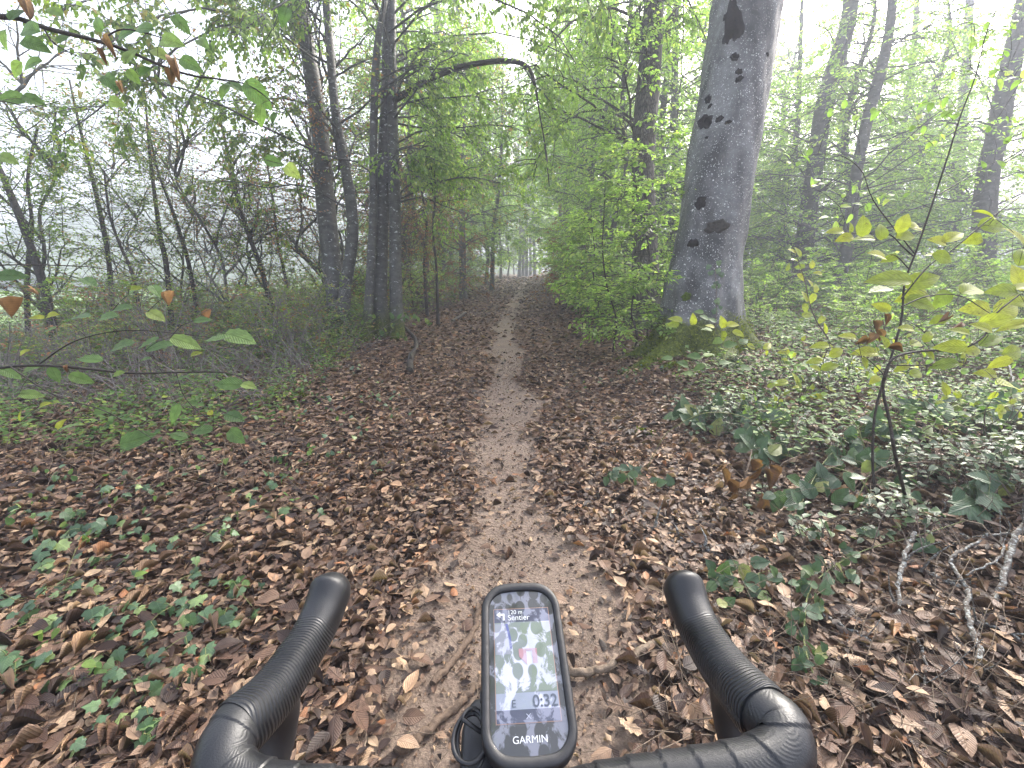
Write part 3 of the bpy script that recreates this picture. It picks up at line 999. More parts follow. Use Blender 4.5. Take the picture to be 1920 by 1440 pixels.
def moss_cushion(thing_or_none, center, rx, ry, rz, name='moss', n=500, label=None):
    """a cushion of moss: a low dome bristling with tiny shoots"""
    mb = MB()
    K2, S2 = 7, 20
    Vv, Tt = [], []
    ph = random.uniform(0, 6)
    for q in range(K2):
        e = q / (K2 - 1) * math.pi / 2
        for c in range(S2):
            an = c / S2 * 2 * math.pi
            w_ = 1 + 0.18 * math.sin(2 * an + ph) + 0.12 * math.sin(3 * an - ph) + 0.06 * math.sin(7 * an)
            x_, y_ = center[0] + rx * w_ * math.cos(e) * math.cos(an), center[1] + ry * w_ * math.cos(e) * math.sin(an)
            Vv.append((x_, y_, float(hz(x_, y_)) - 0.02 + rz * math.sin(e) + (center[2] - float(hz(center[0], center[1])))))
    for q in range(K2 - 1):
        for c in range(S2):
            d = (c + 1) % S2
            Tt += [(q * S2 + c, q * S2 + d, (q + 1) * S2 + d), (q * S2 + c, (q + 1) * S2 + d, (q + 1) * S2 + c)]
    mb.add(np.array(Vv), Tt, rnd=0.3)
    pv_ = np.array(Vv)
    pos = pv_[rng.integers(0, len(pv_), n)] + rng.normal(0, 0.012, (n, 3))
    d = unit(unit(pos - np.array([center[0], center[1], center[2] - rz])) + rng.normal(0, 0.35, (n, 3)))
    put_leaves(mb, L_FAR, pos - d * 0.006, frames(d, rand_dirs(n)), rng.uniform(0.015, 0.03, n), rng.uniform(0, 1, n), 1)
    o = mb.build(name, [M['moss'], M['moss_leaf']], thing_or_none, origin=None if thing_or_none else center)
    return o


M['moss_leaf'] = leaf_mat('moss_leaf', [(0, (0.03, 0.042, 0.004)), (0.5, (0.12, 0.155, 0.012)), (1, (0.26, 0.29, 0.03))], 0.2, veins=0, rough=0.9, spec=0.1)
for (px, py, a, b, c) in [(1222, 682, 0.16, 0.14, 0.10), (1262, 690, 0.17, 0.1, 0.07), (1205, 690, 0.10, 0.08, 0.06)]:
    g = gp(px, py)
    g[2] = float(hz(g[0], g[1]))
    moss_cushion(beech, g, a, b, c, 'moss', 500)

# moss fleece on the roots, thinning out upwards
Vf = V.reshape(-1, 3)
sel = np.where((Vf[:, 2] - bz < 0.62) & (Vf[:, 2] - bz > -0.3) & (Vf[:, 1] < ax[1][1] + 0.3))[0]
c_ = rng.choice(sel, 9000)
ps = Vf[c_] + rng.normal(0, 0.02, (9000, 3))
ps = ps[(ps[:, 2] - bz) + 0.28 * wob(ps[:, 0] * 7, ps[:, 2] * 6 + ps[:, 1] * 3) + rng.normal(0, 0.05, len(ps)) < 0.36]
outw = unit(np.stack([ps[:, 0] - ax[1][0], ps[:, 1] - ax[1][1], np.full(len(ps), 0.35)], -1)) + rng.normal(0, 0.45, (len(ps), 3))
mb = MB()
put_leaves(mb, L_FAR, ps - unit(outw) * 0.004, frames(outw, rand_dirs(len(ps))), rng.uniform(0.014, 0.034, len(ps)), np.clip(rng.uniform(0, 1, len(ps)) * 0.7 + 0.15 + 0.3 * wob(ps[:, 0] * 9, ps[:, 2] * 9), 0, 1))
mb.build('moss_fleece', M['moss_leaf'], beech)['kind'] = 'stuff'

# limbs and crown of the beech, high up and spreading over the path (they mirror in the wet screen)
limb_lines = []
top = al[-1]
for (dx, dy, z0_, z1_, l_) in [(-1, -1.15, 6.2, 7.6, 7.0), (-1.0, -0.55, 7.0, 8.8, 6.0), (-0.4, -1.0, 7.4, 8.0, 8.0), (0.7, -0.8, 7.0, 9.0, 6), (1.0, 0.2, 6.4, 8.5, 6), (-0.9, 0.5, 6.8, 9.5, 5.5), (0.2, 1.0, 6.5, 9.0, 6), (-0.75, -1.5, 8.5, 8.6, 9.0)]:
    f = np.argmin(np.abs(al[:, 2] - z0_))
    d = unit(np.array([dx, dy, 0.0]))
    s0 = al[f]
    limb_lines.append(np.stack([s0 + d * l_ * t + np.array([0, 0, (z1_ - z0_) * (1.6 * t - 0.6 * t * t)]) + rng.normal(0, 0.12, 3) * (t > 0) for t in np.linspace(0, 1, 7)]))
LL = np.stack(limb_lines)
mb = MB()
tubes(mb, LL, taper(LL, 0.11, 0.03), 8, 1)
B = offshoots(LL, 9, 0.25, 1.0, 1.7, 5, (0.5, 1.2), 0.0, 0.15, 0.06, 0.5)
tubes(mb, B, taper(B, 0.022, 0.006), 4, 1)
T = offshoots(B, 7, 0.1, 1.0, 0.55, 4, (0.4, 1.1), 0.0, 0.15, 0.05, 0.6)
tubes(mb, T, taper(T, 0.004, 0.0015), 3, 1)
put_leaves(mb, L_MID, *spray_leaves(T, 7, 0.085, 0.15), 0)
plant_crown(beech, mb, [M['leaf_bright'], M['bark_beech']])

# ================================================================== the hornbeam clump on the left
HD = 8.2


def trunk_from_px(pts, widths, depth, extra_z=4.0):
    p = [pt(x, y, depth) for x, y in pts]
    p[0] = ground(p[0])
    d = unit(p[-1] - p[-2])
    p.append(p[-1] + d * extra_z * 0.5)
    p.append(p[-1] + d * extra_z * 0.5)
    r = [w / F * depth / 2 for w in widths]
    r += [r[-1] * 0.8, r[-1] * 0.45]
    return p, r


arch = [pt(x, y, d) for x, y, d in [(738, 190, 8.1), (790, 158, 7.9), (850, 130, 7.7), (910, 117, 7.5), (960, 115, 7.4), (990, 127, 7.3), (1003, 160, 7.2), (1012, 215, 7.15), (1025, 290, 7.1), (1030, 350, 7.1)]]


def pl(*q):
    return [pt(*v) for v in q]


sweep2 = pl((716, 180, 8.4), (740, 80, 8.0), (790, 20, 7.6), (850, -30, 7.0), (960, -60, 6.4), (1080, -50, 6.0), (1180, 0, 5.8))
sweep3 = pl((730, 60, 8.0), (800, 10, 7.2), (880, -10, 6.6), (960, 10, 6.2), (1040, 60, 6.0), (1080, 120, 5.9))
sweep4 = pl((600, 120, 8.0), (520, 60, 7.2), (430, 20, 6.4), (330, 20, 5.6), (240, 60, 5.0), (160, 110, 4.6))
sweep5 = pl((640, 300, 8.0), (560, 270, 7.4), (470, 225, 6.8), (380, 180, 6.2), (280, 150, 5.8), (180, 150, 5.4))
sweep6 = pl((745, 380, 8.2), (790, 370, 8.0), (830, 385, 7.9), (870, 400, 7.8))
sweep7 = pl((738, 120, 8.2), (800, 90, 8.6), (880, 60, 9.0), (980, 70, 9.4), (1080, 110, 9.6), (1150, 180, 9.7))
sweep8 = pl((738, 230, 8.2), (790, 240, 8.6), (850, 250, 9.0), (920, 290, 9.2), (960, 340, 9.2))
sweep9 = pl((565, 60, 8.3), (480, 40, 7.8), (380, 60, 7.2), (280, 130, 6.8), (180, 210, 6.5), (90, 270, 6.4))
sweep10 = pl((600, 40, 8.1), (540, -20, 7.4), (460, -40, 6.6), (350, -40, 6.0), (230, -20, 5.5), (110, 20, 5.0))
sweep11 = pl((705, 60, 8.0), (660, 0, 7.4), (600, -20, 6.8), (520, 10, 6.2), (440, 70, 5.8))
sweep12 = pl((1222, 60, 8.6), (1170, 20, 8.0), (1110, 20, 7.5), (1050, 60, 7.0), (1000, 130, 6.8))
sweep13 = pl((1205, 250, 8.6), (1150, 210, 8.4), (1090, 210, 8.2), (1040, 250, 8.1), (1000, 310, 8.0))
sweep14 = pl((1226, 0, 8.6), (1190, -40, 7.6), (1140, -50, 6.8), (1080, -20, 6.2), (1040, 40, 5.8))
sweep15 = pl((1226, 20, 8.6), (1270, -20, 8.4), (1300, 20, 8.6), (1330, 90, 9.0))

clump = [
    ('pale barked hornbeam leaning left, leftmost of the five trunk clump', [(632, 640), (628, 540), (612, 400), (598, 230), (578, 100), (562, 0), (545, -130)], [38, 33, 33, 30, 28, 26, 24], 8.4, 'leaf_dusky', [sweep5, sweep9], 9),
    ('slender curved hornbeam, second from left in the trunk clump', [(655, 645), (645, 560), (662, 430), (645, 300), (628, 200), (618, 80), (612, 0), (605, -120)], [27, 22, 20, 19, 17, 15, 14, 12], 8.1, 'leaf_dusky', [sweep4, sweep10], 8),
    ('thin dark hornbeam with a twig stub, middle of the trunk clump', [(688, 655), (692, 560), (699, 420), (700, 300), (702, 180), (708, 80), (722, 0), (735, -100)], [20, 17, 15, 14, 14, 12, 11, 10], 8.0, 'leaf_green', [sweep2, sweep11], 8),
    ('straight grey hornbeam with mossy foot, fourth in the trunk clump', [(716, 640), (712, 560), (715, 420), (722, 300), (728, 180), (730, 80), (730, 0), (730, -130)], [34, 30, 27, 26, 27, 26, 25, 22], 8.3, 'leaf_green', [sweep3, sweep7], 9),
    ('lichen flecked hornbeam with an arching bough over the path, beside the track', [(744, 625), (742, 540), (741, 420), (738, 300), (736, 190), (735, 80), (735, 0), (734, -130)], [27, 24, 22, 21, 18, 16, 15, 13], 8.15, 'leaf_green', [arch, sweep6, sweep8], 8),
]
def clump_cut(p_):
    x_, y_, d_ = proj(p_)
    u1, u2 = rng.uniform(0, 1, len(p_)), rng.uniform(0, 1, len(p_))
    on_trunks = (np.abs(x_ - 665) < 105) & (u1 < 0.85)
    on_arch = (x_ > 735) & (x_ < 1010) & (y_ > 85) & (y_ < 215) & (d_ < 7.8) & (u2 < 0.8)
    return ~(on_trunks | on_arch)


for (lab, px, w, d, lm, extra, nl) in clump:
    p, r = trunk_from_px(px, w, d)
    t_ = tree('hornbeam_tree', lab, 'tree', p, r, M['bark_hornbeam'], M[lm], limbs=nl, zr=(2.2, 6.2), limb_len=2.6, limb_r=0.022, branches=11, branch_len=0.95, sprays=7, tpl=L_FAR,
              spray_len=0.42, per=8, leaf=0.088, hang=0.75, up=0.25, droop=0.35, extra=extra, sides=14, bump=0.06, group='hornbeam clump beside the track', flat=0.2, cut=clump_cut,
              singles=260 if extra is not None else 0, single_key='near', bias=(0.1, -0.25, 0), ctp=2.6)
    if extra and extra[0] is arch:
        mb = MB()
        ln = smooth_line(arch, 40)
        tubes(mb, ln[None], np.interp(np.linspace(0, 1, 40), [0, 0.45, 0.62, 0.75, 1], [0.055, 0.042, 0.032, 0.014, 0.006])[None], 8, bump=0.05)
        s2 = smooth_line([pt(708, 185, 8.05), pt(730, 178, 8.1), pt(752, 174, 8.0), pt(790, 150, 7.9)], 10)
        tubes(mb, s2[None], np.linspace(0.022, 0.012, 10)[None], 6)
        mb.build('branch', M['twig_dark'], t_)

# ================================================================== other trees in the wood
oak_px = [(1212, 600), (1208, 420), (1205, 330), (1209, 240), (1217, 140), (1223, 60), (1226, 0), (1232, -120)]
p, r = trunk_from_px(oak_px, [52, 44, 42, 44, 42, 38, 38, 36], 8.6)
tree('oak_tree', 'rough barked oak standing just left of the big beech', 'tree', p, r, M['bark_oak'], M['leaf_bright'], limbs=10, zr=(2.5, 7.0), limb_len=2.6, limb_r=0.03, extra=[sweep12, sweep13, sweep14, sweep15], tpl=L_FAR,
     branches=10, branch_len=1.0, sprays=7, per=8, leaf=0.08, hang=0.5, bump=0.05, bias=(-0.25, -0.2, 0), singles=120)

bgtrees = [
    ('leaning grey tree with a low fork, right of the big beech', [(1500, 560), (1512, 420), (1530, 300), (1545, 200), (1570, 110), (1592, 30), (1602, -80)], [34, 30, 28, 30, 27, 26, 24], 15.0, 'leaf_bright'),
    ('dark slender tree with a kinked stem, centre of the misty right side', [(1560, 560), (1590, 450), (1605, 330), (1625, 230), (1652, 130), (1670, 40), (1676, -60)], [24, 22, 18, 18, 18, 15, 14], 13.0, 'leaf_bright'),
    ('thick leaning tree near the upper right corner', [(1838, 560), (1850, 350), (1868, 260), (1885, 170), (1905, 80), (1925, 0), (1940, -80)], [38, 34, 32, 30, 30, 30, 28], 14.0, 'leaf_bright'),
    ('thin pale tree with forked top just right of the big beech', [(1458, 560), (1475, 330), (1490, 280), (1497, 200), (1500, 110), (1504, 0)], [14, 12, 10, 9, 8, 6], 19.0, 'leaf_bright'),
    ('slim straight tree between the oak and the big beech', [(1262, 560), (1265, 330), (1264, 220), (1266, 100), (1268, 0), (1270, -80)], [15, 13, 13, 12, 11, 10], 14.0, 'leaf_green'),
    ('blurred dark stump like trunk left of the oak', [(1132, 560), (1135, 360), (1140, 230), (1150, 80), (1155, -40)], [22, 20, 18, 14, 10], 19.0, 'leaf_bright'),
    ('misty grey trunk above the path, left of the oak', [(1096, 540), (1098, 350), (1097, 230), (1096, 100), (1095, -40)], [17, 16, 15, 12, 10], 27.0, 'leaf_bright'),
    ('pale trunk in the mist with thin drooping side stem', [(1640, 540), (1660, 420), (1680, 300), (1700, 200), (1716, 60), (1720, -40)], [14, 12, 12, 10, 9, 8], 23.0, 'leaf_bright'),
    ('faint trunk at the far right behind the thick leaning tree', [(1770, 540), (1790, 400), (1800, 260), (1812, 120), (1820, -40)], [20, 18, 16, 14, 12], 25.0, 'leaf_bright'),
    ('slim mossy tree left of the path, behind the hornbeam clump', [(868, 530), (866, 400), (868, 260), (862, 120), (858, -20)], [14, 12, 11, 10, 8], 19.0, 'leaf_mixed'),
    ('faint tall tree above the path on its left side', [(826, 540), (824, 380), (826, 220), (820, 60), (818, -60)], [20, 18, 16, 14, 12], 24.0, 'leaf_green'),
    ('forked young tree at the path edge, left of the vanishing point', [(922, 520), (924, 470), (926, 420), (934, 370), (940, 280), (942, 180)], [9, 8, 7, 6, 5, 4], 26.0, 'leaf_green'),
    ('faint trunk right of the vanishing point of the path', [(1062, 520), (1064, 440), (1062, 330), (1066, 200), (1064, 60)], [14, 13, 12, 10, 8], 34.0, 'leaf_bright'),
    ('misty trunk deep in the wood right of the leaning fork', [(1566, 530), (1572, 420), (1575, 300), (1582, 160), (1584, 0)], [12, 11, 10, 10, 8], 30.0, 'leaf_bright'),
]
for q, (lab, px, w, d, lm) in enumerate(bgtrees):
    p, r = trunk_from_px(px, w, d, 3.0)
    big = 1 + d / 24
    tree('forest_tree', lab, 'tree', p, r, M['bark_far'], M[lm], nleaf=6500, zr=(0.9, 1.2 + d * 0.5), limb_len=2.4 + d * 0.06, limb_r=0.018 + d * 0.0006, branches=5, branch_len=1.1 + 0.02 * d,
         sprays=4, spray_len=0.45 * big ** 0.5, per=7, leaf=0.075 * big, hang=0.3, up=0.15, droop=0.2, tpl=L_TINY if d > 16 else L_FAR, twigs=d < 16, sides=10, bump=0.05, flat=0.6, group='trees standing in the mist', ctp=3.0)

# far trunks closing the view down the path
for q, (x, lab) in enumerate([(974, 'leftmost'), (981, 'second'), (988, 'third'), (995, 'fourth'), (1003, 'rightmost')]):
    d = 62 + (q * 7) % 11
    b = pt(x, 505, d)
    b = ground(b)
    lab2 = {'leftmost': 'leftmost of the five faint trunks at the end of the path', 'second': 'second faint trunk from the left at the end of the path',
            'third': 'middle one of the five faint trunks at the end of the path', 'fourth': 'fourth faint trunk from the left at the end of the path',
            'rightmost': 'rightmost of the five faint trunks at the end of the path'}[lab]
    tree('far_tree', lab2, 'tree', upto(b, b + np.array([rng.normal(0, 0.5), 0, 26.0]), 5, 0.1), [0.24, 0.2, 0.16, 0.1], M['bark_far'], M['leaf_bright'], nleaf=2600, zr=(5.0, 24.0), limb_len=4.5, limb_r=0.05,
         branches=4, branch_len=2.0, sprays=4, spray_len=0.9, per=6, leaf=0.30, hang=0.3, tpl=L_TINY, twigs=False, sides=8, group='faint trunks at the end of the path', flat=0.4, ctp=5)

# wood filling both sides, farther back: a few kinds, each copied with its parts
def copy_tree(root, loc, rz, scale, label, group):
    c = root.copy()
    COL.objects.link(c)
    c.location = tuple(float(v) for v in loc)
    c.rotation_euler = (0, 0, rz)
    c.scale = (scale, scale, scale)
    tag(c, label, 'tree', group)
    for ch in root.children:
        k_ = ch.copy()
        COL.objects.link(k_)
        k_.parent = c
    return c


def proto_tree(h, leafmat, leaf, nleaf, rr_, limb_len, lo=0.5, hang=0.3, flat=0.6, up=0.3, droop=0.25, twigs=False):
    g0 = np.array([0, 30.0, float(hz(0, 30.0))])
    g0 = ground(g0 + [9.0, 0, 0])
    return tree('forest_tree', 'x', 'tree', upto(g0, g0 + np.array([0.5, 0.2, h]), 7, 0.22), [rr_, rr_ * 0.85, rr_ * 0.72, rr_ * 0.5, rr_ * 0.2], M['bark_far'], leafmat, nleaf=nleaf, zr=(lo, h * 0.97), limb_len=limb_len,
                limb_r=0.03, branches=5, branch_len=1.5, sprays=5, spray_len=0.7, per=6, leaf=leaf, hang=hang, tpl=L_TINY, twigs=twigs, sides=9, bump=0.05, flat=flat, up=up, droop=droop, ctp=0, top_keep=1.0)


protos = {'a': proto_tree(11.5, M['leaf_bright'], 0.14, 10000, 0.17, 3.3), 'b': proto_tree(12.5, M['leaf_green'], 0.15, 9000, 0.14, 3.6, 1.0), 'c': proto_tree(18, M['leaf_bright'], 0.26, 8500, 0.2, 4.6),
          'd': proto_tree(11, M['leaf_mixed'], 0.13, 7500, 0.12, 3.0, 0.4), 'e': proto_tree(19, M['leaf_green'], 0.27, 7500, 0.2, 4.8, 0.8)}
protos['u'] = proto_tree(5.5, M['leaf_bright'], 0.10, 5500, 0.05, 2.0, 0.5, 0.1)
protos['v'] = proto_tree(4.8, M['leaf_pale'], 0.07, 2200, 0.035, 1.6, 0.3, 0.3, 0.0, 0.8, 0.1, True)
protos['w'] = proto_tree(3.8, M['leaf_rust'], 0.07, 1600, 0.03, 1.4, 0.3, 0.4, 0.0, 0.8, 0.1, True)
protos['o'] = proto_tree(11.5, M['leaf_bright'], 0.12, 8000, 0.10, 2.6, 3.2, 0.5)
protos['p'] = proto_tree(17, M['leaf_bright'], 0.22, 7000, 0.15, 3.6, 4.6, 0.5)
used = set()
side_lab = {'R': 'leafy tree filling the misty wood right of the path', 'L': 'leafy tree lining the left edge of the path in the mist',
            'OR': 'slim tree with leaves overhanging the path from its right edge', 'OL': 'slim tree with leaves overhanging the path from its left edge', 'UR': 'young bright green tree in the understorey behind and right of the beech', 'UL': 'thin young tree with green and rusty leaves in the thicket left of the path', 'WL': 'small russet leaved young tree in the thicket left of the path'}
side_grp = {'R': 'trees filling the wood right of the path', 'L': 'trees lining the left of the path', 'OR': 'trees overhanging the path', 'OL': 'trees overhanging the path', 'UR': 'young trees right of the path', 'UL': 'young trees left of the path', 'WL': 'young trees left of the path'}
fill = [('a', 4.9, 17, 'R'), ('b', 7.5, 20, 'R'), ('a', 4.4, 25, 'R'), ('a', 10.5, 23.5, 'R'), ('b', 14.5, 25, 'R'), ('a', 18.5, 21.5, 'R'), ('a', 21.5, 27, 'R'), ('b', 26, 30, 'R'), ('c', 5.6, 33, 'R'), ('c', 11, 35, 'R'),
        ('e', 16.5, 37, 'R'), ('c', 23, 40, 'R'), ('c', 31, 37, 'R'), ('c', 5.4, 44, 'R'), ('b', 33, 28, 'R'), ('a', 28, 22, 'R'), ('c', 13, 49, 'R'), ('e', 6.5, 57, 'R'), ('c', 21, 53, 'R'), ('e', 39, 46, 'R'), ('a', 13.2, 18.5, 'R'),
        ('b', 22.5, 19.5, 'R'), ('d', 16.5, 30, 'R'), ('c', 48, 38, 'R'), ('e', 31, 56, 'R'), ('c', 9, 68, 'R'),
        ('d', -3.8, 17, 'L'), ('a', -5.6, 21, 'L'), ('b', -4.0, 26, 'L'), ('a', -5.0, 33, 'L'), ('e', -4.0, 41, 'L'), ('c', -7.0, 46, 'L'), ('e', -3.2, 55, 'L'), ('c', -5, 68, 'L'), ('c', 2.6, 82, 'R'), ('e', 0.4, 90, 'R'), ('c', 5.4, 86, 'R'), ('e', -2.0, 84, 'L'),
        ('o', 2.9, 13.4, 'OR'), ('o', -3.0, 15.4, 'OL'), ('o', 3.0, 19.4, 'OR'), ('o', -2.6, 22.4, 'OL'), ('p', 3.4, 28.4, 'OR'), ('p', -2.0, 33.4, 'OL'), ('p', 4.2, 40.0, 'OR'), ('p', -1.2, 46.0, 'OL'), ('p', 5.2, 57.0, 'OR'), ('p', -0.6, 62.0, 'OL'),
        ('u', 5.8, 17.0, 'UR'), ('u', 8.2, 18.2, 'UR'), ('u', 11.0, 17.0, 'UR'), ('u', 14.6, 18.2, 'UR'), ('u', 10.2, 20.6, 'UR'), ('u', 4.3, 14.2, 'UR'), ('u', 18.4, 18.4, 'UR'), ('u', 3.6, 19.5, 'UR'), ('u', 17.0, 22.0, 'UR'), ('u', 13.2, 22.5, 'UR'),
        ('v', -5.4, 12.6, 'UL'), ('v', -8.4, 11.2, 'UL'), ('v', -6.2, 9.4, 'UL'), ('v', -9.6, 9.0, 'UL'), ('v', -4.5, 10.4, 'UL'), ('v', -3.9, 13.6, 'UL'), ('v', -6.6, 15.8, 'UL'), ('v', -11.8, 13.6, 'UL'), ('v', -4.4, 18.2, 'UL'),
        ('w', -3.3, 12.0, 'WL'), ('w', -7.2, 11.6, 'WL'), ('w', -5.8, 10.8, 'WL'), ('w', -4.0, 9.0, 'WL'), ('w', -8.8, 12.9, 'WL'), ('w', -3.1, 15.2, 'WL'), ('w', -4.9, 14.4, 'WL')]
for q, (kd, x, y, sd) in enumerate(fill):
    pr = protos[kd]
    loc = ground(np.array([x, y, 0.0]))
    if kd not in used:
        used.add(kd)
        pr.location = tuple(loc)
        tag(pr, side_lab[sd], 'tree', side_grp[sd])
    else:
        copy_tree(pr, loc, rng.uniform(0, 6.28), rng.uniform(0.85, 1.15), side_lab[sd], side_grp[sd])

# ================================================================== saplings on the left
left_stems = [
    ('dark crooked young tree at the left edge of the picture', [(100, 640), (88, 560), (60, 470), (30, 390), (5, 330), (-30, 250)], [15, 14, 13, 12, 9, 6], 7.5, 'leaf_dusky'),
    ('straight sapling trunk beside the crooked young tree', [(52, 640), (50, 560), (54, 480), (60, 420), (52, 330), (70, 240)], [9, 8, 8, 6, 5, 4], 8.5, 'leaf_dusky'),
    ('thin sapling with rusty top, left of the forked one', [(210, 620), (205, 500), (190, 410), (172, 330), (150, 240), (130, 150)], [9, 8, 8, 6, 5, 3], 9.0, 'leaf_mixed'),
    ('forked sapling with a V of two stems', [(318, 600), (312, 500), (300, 440), (288, 350), (280, 280), (272, 180)], [9, 9, 8, 6, 5, 3], 9.0, 'leaf_mixed'),
    ('leaning sapling between the forked one and the bare leaning stem', [(372, 600), (355, 500), (338, 440), (318, 380), (296, 320), (280, 250)], [8, 7, 7, 6, 4, 3], 9.5, 'leaf_mixed'),
    ('bare leaning stem in front of the hazy hill', [(512, 570), (492, 510), (470, 450), (450, 390), (430, 300), (412, 220)], [10, 9, 8, 8, 6, 4], 9.5, 'leaf_dusky'),
    ('slim sapling just left of the hornbeam clump', [(545, 580), (535, 520), (520, 450), (512, 380), (500, 300)], [6, 6, 5, 4, 3], 10.5, 'leaf_mixed'),
    ('double stemmed thin sapling left of the forked one', [(262, 600), (250, 520), (225, 460), (205, 400), (195, 320)], [6, 6, 5, 4, 3], 8.0, 'leaf_dusky'),
    ('sapling with rust coloured leaves behind the hornbeam clump', [(800, 570), (796, 500), (800, 420), (790, 350), (792, 280)], [6, 6, 5, 4, 3], 12.0, 'leaf_rust'),
    ('bushy thin sapling right of the hornbeam clump', [(820, 580), (818, 500), (812, 440), (815, 380), (810, 330)], [6, 5, 5, 4, 3], 10.5, 'leaf_mixed'),
]
for (lab, px, w, d, lm) in left_stems:
    p = [pt(x, y, d) for x, y in px]
    p[0] = ground(p[0])
    r = [x / F * d / 2 for x in w]
    tree('sapling', lab, 'sapling', p, r, M['twig_dark'], M[lm], limbs=17, t_range=(0.12, 1.0), limb_len=1.4, limb_r=0.008, tpl=L_FAR, branches=6, branch_len=0.7, sprays=4, spray_len=0.34, per=6, leaf=0.060,
         hang=0.25, up=0.7, droop=0.10, sides=7, bump=0.04, group='saplings at the wood edge', flat=0.0, min_px=9, singles=40, ctp=3)

# saplings, right: bright beech shoots crowding the track
shoots = [
    ('bright green beech shoot spreading over the track left of the beech roots', (1150, 640), 6.8, 2.6, 0.9), ('low bright beech shoot touching the mossy root', (1190, 640), 6.4, 1.5, 0.95),
    ('tall bright beech shoot in front of the oak', (1215, 625), 7.3, 3.3, 1.0), ('bright beech shoot behind the first along the track', (1120, 600), 9.0, 2.8, 0.9),
    ('leafy beech shoot at the bend of the right verge', (1085, 575), 12.0, 2.6, 1.0), ('small beech shoot behind the oak foot', (1170, 590), 9.8, 3.0, 0.9), ('beech shoot far along the right verge', (1070, 555), 16.0, 3.0, 1.2),
]
for (lab, (x, y), d, h, wid) in shoots:
    b = ground(pt(x, y, d))
    tree('beech_shoot', lab, 'shrub', upto(b, b + np.array([rng.normal(-0.15, 0.15), rng.normal(0, 0.1), h]), 6, 0.05), [0.016, 0.013, 0.010, 0.006], M['twig_dark'], M['leaf_bright'], limbs=int(10 * h), t_range=(0.12, 1.0),
         limb_len=0.85 * wid, limb_r=0.006, tpl=L_FAR, branches=5, branch_len=0.42, sprays=3, spray_len=0.28, per=6, leaf=0.082, hang=0.12, up=0.05, droop=0.12, sides=6, group='beech shoots on the right verge', flat=0.85, singles=110, min_px=7, rootflare=1.1, ctp=0.0)

rusty = [('rust brown leafless looking shoot right of the vanishing point', (1062, 540), 14.0, 2.6), ('rusty leaved bush on the left verge of the path', (870, 545), 16.0, 2.6), ('rusty bush behind the hornbeam clump', (775, 560), 13.0, 3.0)]
for (lab, (x, y), d, h) in rusty:
    b = ground(pt(x, y, d))
    tree('shrub', lab, 'shrub', upto(b, b + np.array([0, 0, h]), 5, 0.08), [0.02, 0.015, 0.01, 0.006], M['twig_brown'], M['leaf_rust'], limbs=22, t_range=(0.1, 1.0), limb_len=1.1, limb_r=0.007, tpl=L_FAR, branches=4, branch_len=0.5,
         sprays=3, spray_len=0.3, per=6, leaf=0.075, hang=0.5, sides=6, flat=0.4, group='rust leaved bushes', ctp=0.0)

# bushes: a few kinds, each set out again and again with its parts
def bush(h, w, leafmat, bark, leaf, stems=6, sprays=4, per=6, dense=6, hang=0.2, flat=0.4):
    g0 = ground(np.array([14.0, 34.0, 0]))
    th_ = empty('bush', g0, 'x', 'bush')
    a = rng.uniform(0, 6.28, stems)
    t = np.linspace(0, 1, 7)
    S = np.stack([g0 + np.stack([np.cos(q) * w * 0.45 * t ** 1.2, np.sin(q) * w * 0.45 * t ** 1.2, h * rng.uniform(0.7, 1.05) * t - 0.03], -1) + np.cumsum(rng.normal(0, 0.012, (7, 3)), 0) for q in a])
    mb = MB()
    tubes(mb, S, taper(S, 0.009, 0.003), 5)
    mb.build('stem', bark, th_)
    L = offshoots(S, dense, 0.15, 1.0, w * 0.45, 5, (0.5, 1.2), 0.1, 0.12, 0.05, flat)
    T = offshoots(L, sprays, 0.2, 1.0, 0.28, 3, (0.4, 1.1), 0.0, 0.12, 0.05, flat)
    mb = MB()
    tubes(mb, L, taper(L, 0.0035, 0.0015), 4, 1)
    tubes(mb, T, taper(T, 0.0018, 0.001), 3, 1)
    put_leaves(mb, L_FAR, *spray_leaves(T, per, leaf, hang), 0)
    plant_crown(th_, mb, [leafmat, bark], 'foliage')
    return th_


bushes = {'m': bush(1.5, 1.5, M['leaf_pale'], M['twig_grey'], 0.06, 7), 'd': bush(1.9, 1.3, M['leaf_dusky'], M['twig_dark'], 0.06, 6), 'g': bush(1.3, 1.7, M['leaf_green'], M['twig_brown'], 0.07, 8, per=7),
          'b': bush(1.5, 1.8, M['leaf_bright'], M['twig_dark'], 0.075, 7, 5, 7, 7, 0.1, 0.8), 't': bush(1.2, 1.4, M['leaf_rust'], M['twig_grey'], 0.05, 8, 2, 4, 5)}
bush_l = [('m', -3.4, 7.6), ('t', -5.2, 6.4), ('m', -6.3, 7.1), ('g', -3.9, 9.2), ('t', -6.9, 8.9), ('g', -8.0, 7.9), ('m', -3.3, 11), ('g', -4.6, 11.5), ('m', -8.3, 10.6), ('g', -3.0, 13.2), ('t', -9.3, 9.2), ('m', -7.3, 13.2),
          ('d', -2.9, 9.9), ('g', -4.2, 15), ('m', -5.9, 15), ('g', -3.0, 18), ('t', -3.7, 6.4), ('t', -6.0, 5.6), ('g', -9.0, 12.4), ('m', -10.4, 11.6), ('g', -2.8, 21), ('m', -2.7, 24.5), ('g', -3.0, 28.5), ('t', -2.9, 15.6), ('t', -8.3, 6.0), ('t', -4.4, 5.6), ('m', -5.0, 5.0), ('t', -5.4, 4.4), ('m', -3.2, 6.2), ('m', -4.6, 8.2), ('m', -5.8, 7.9), ('m', -7.4, 7.6), ('m', -8.8, 8.6), ('m', -5.0, 10.4)]
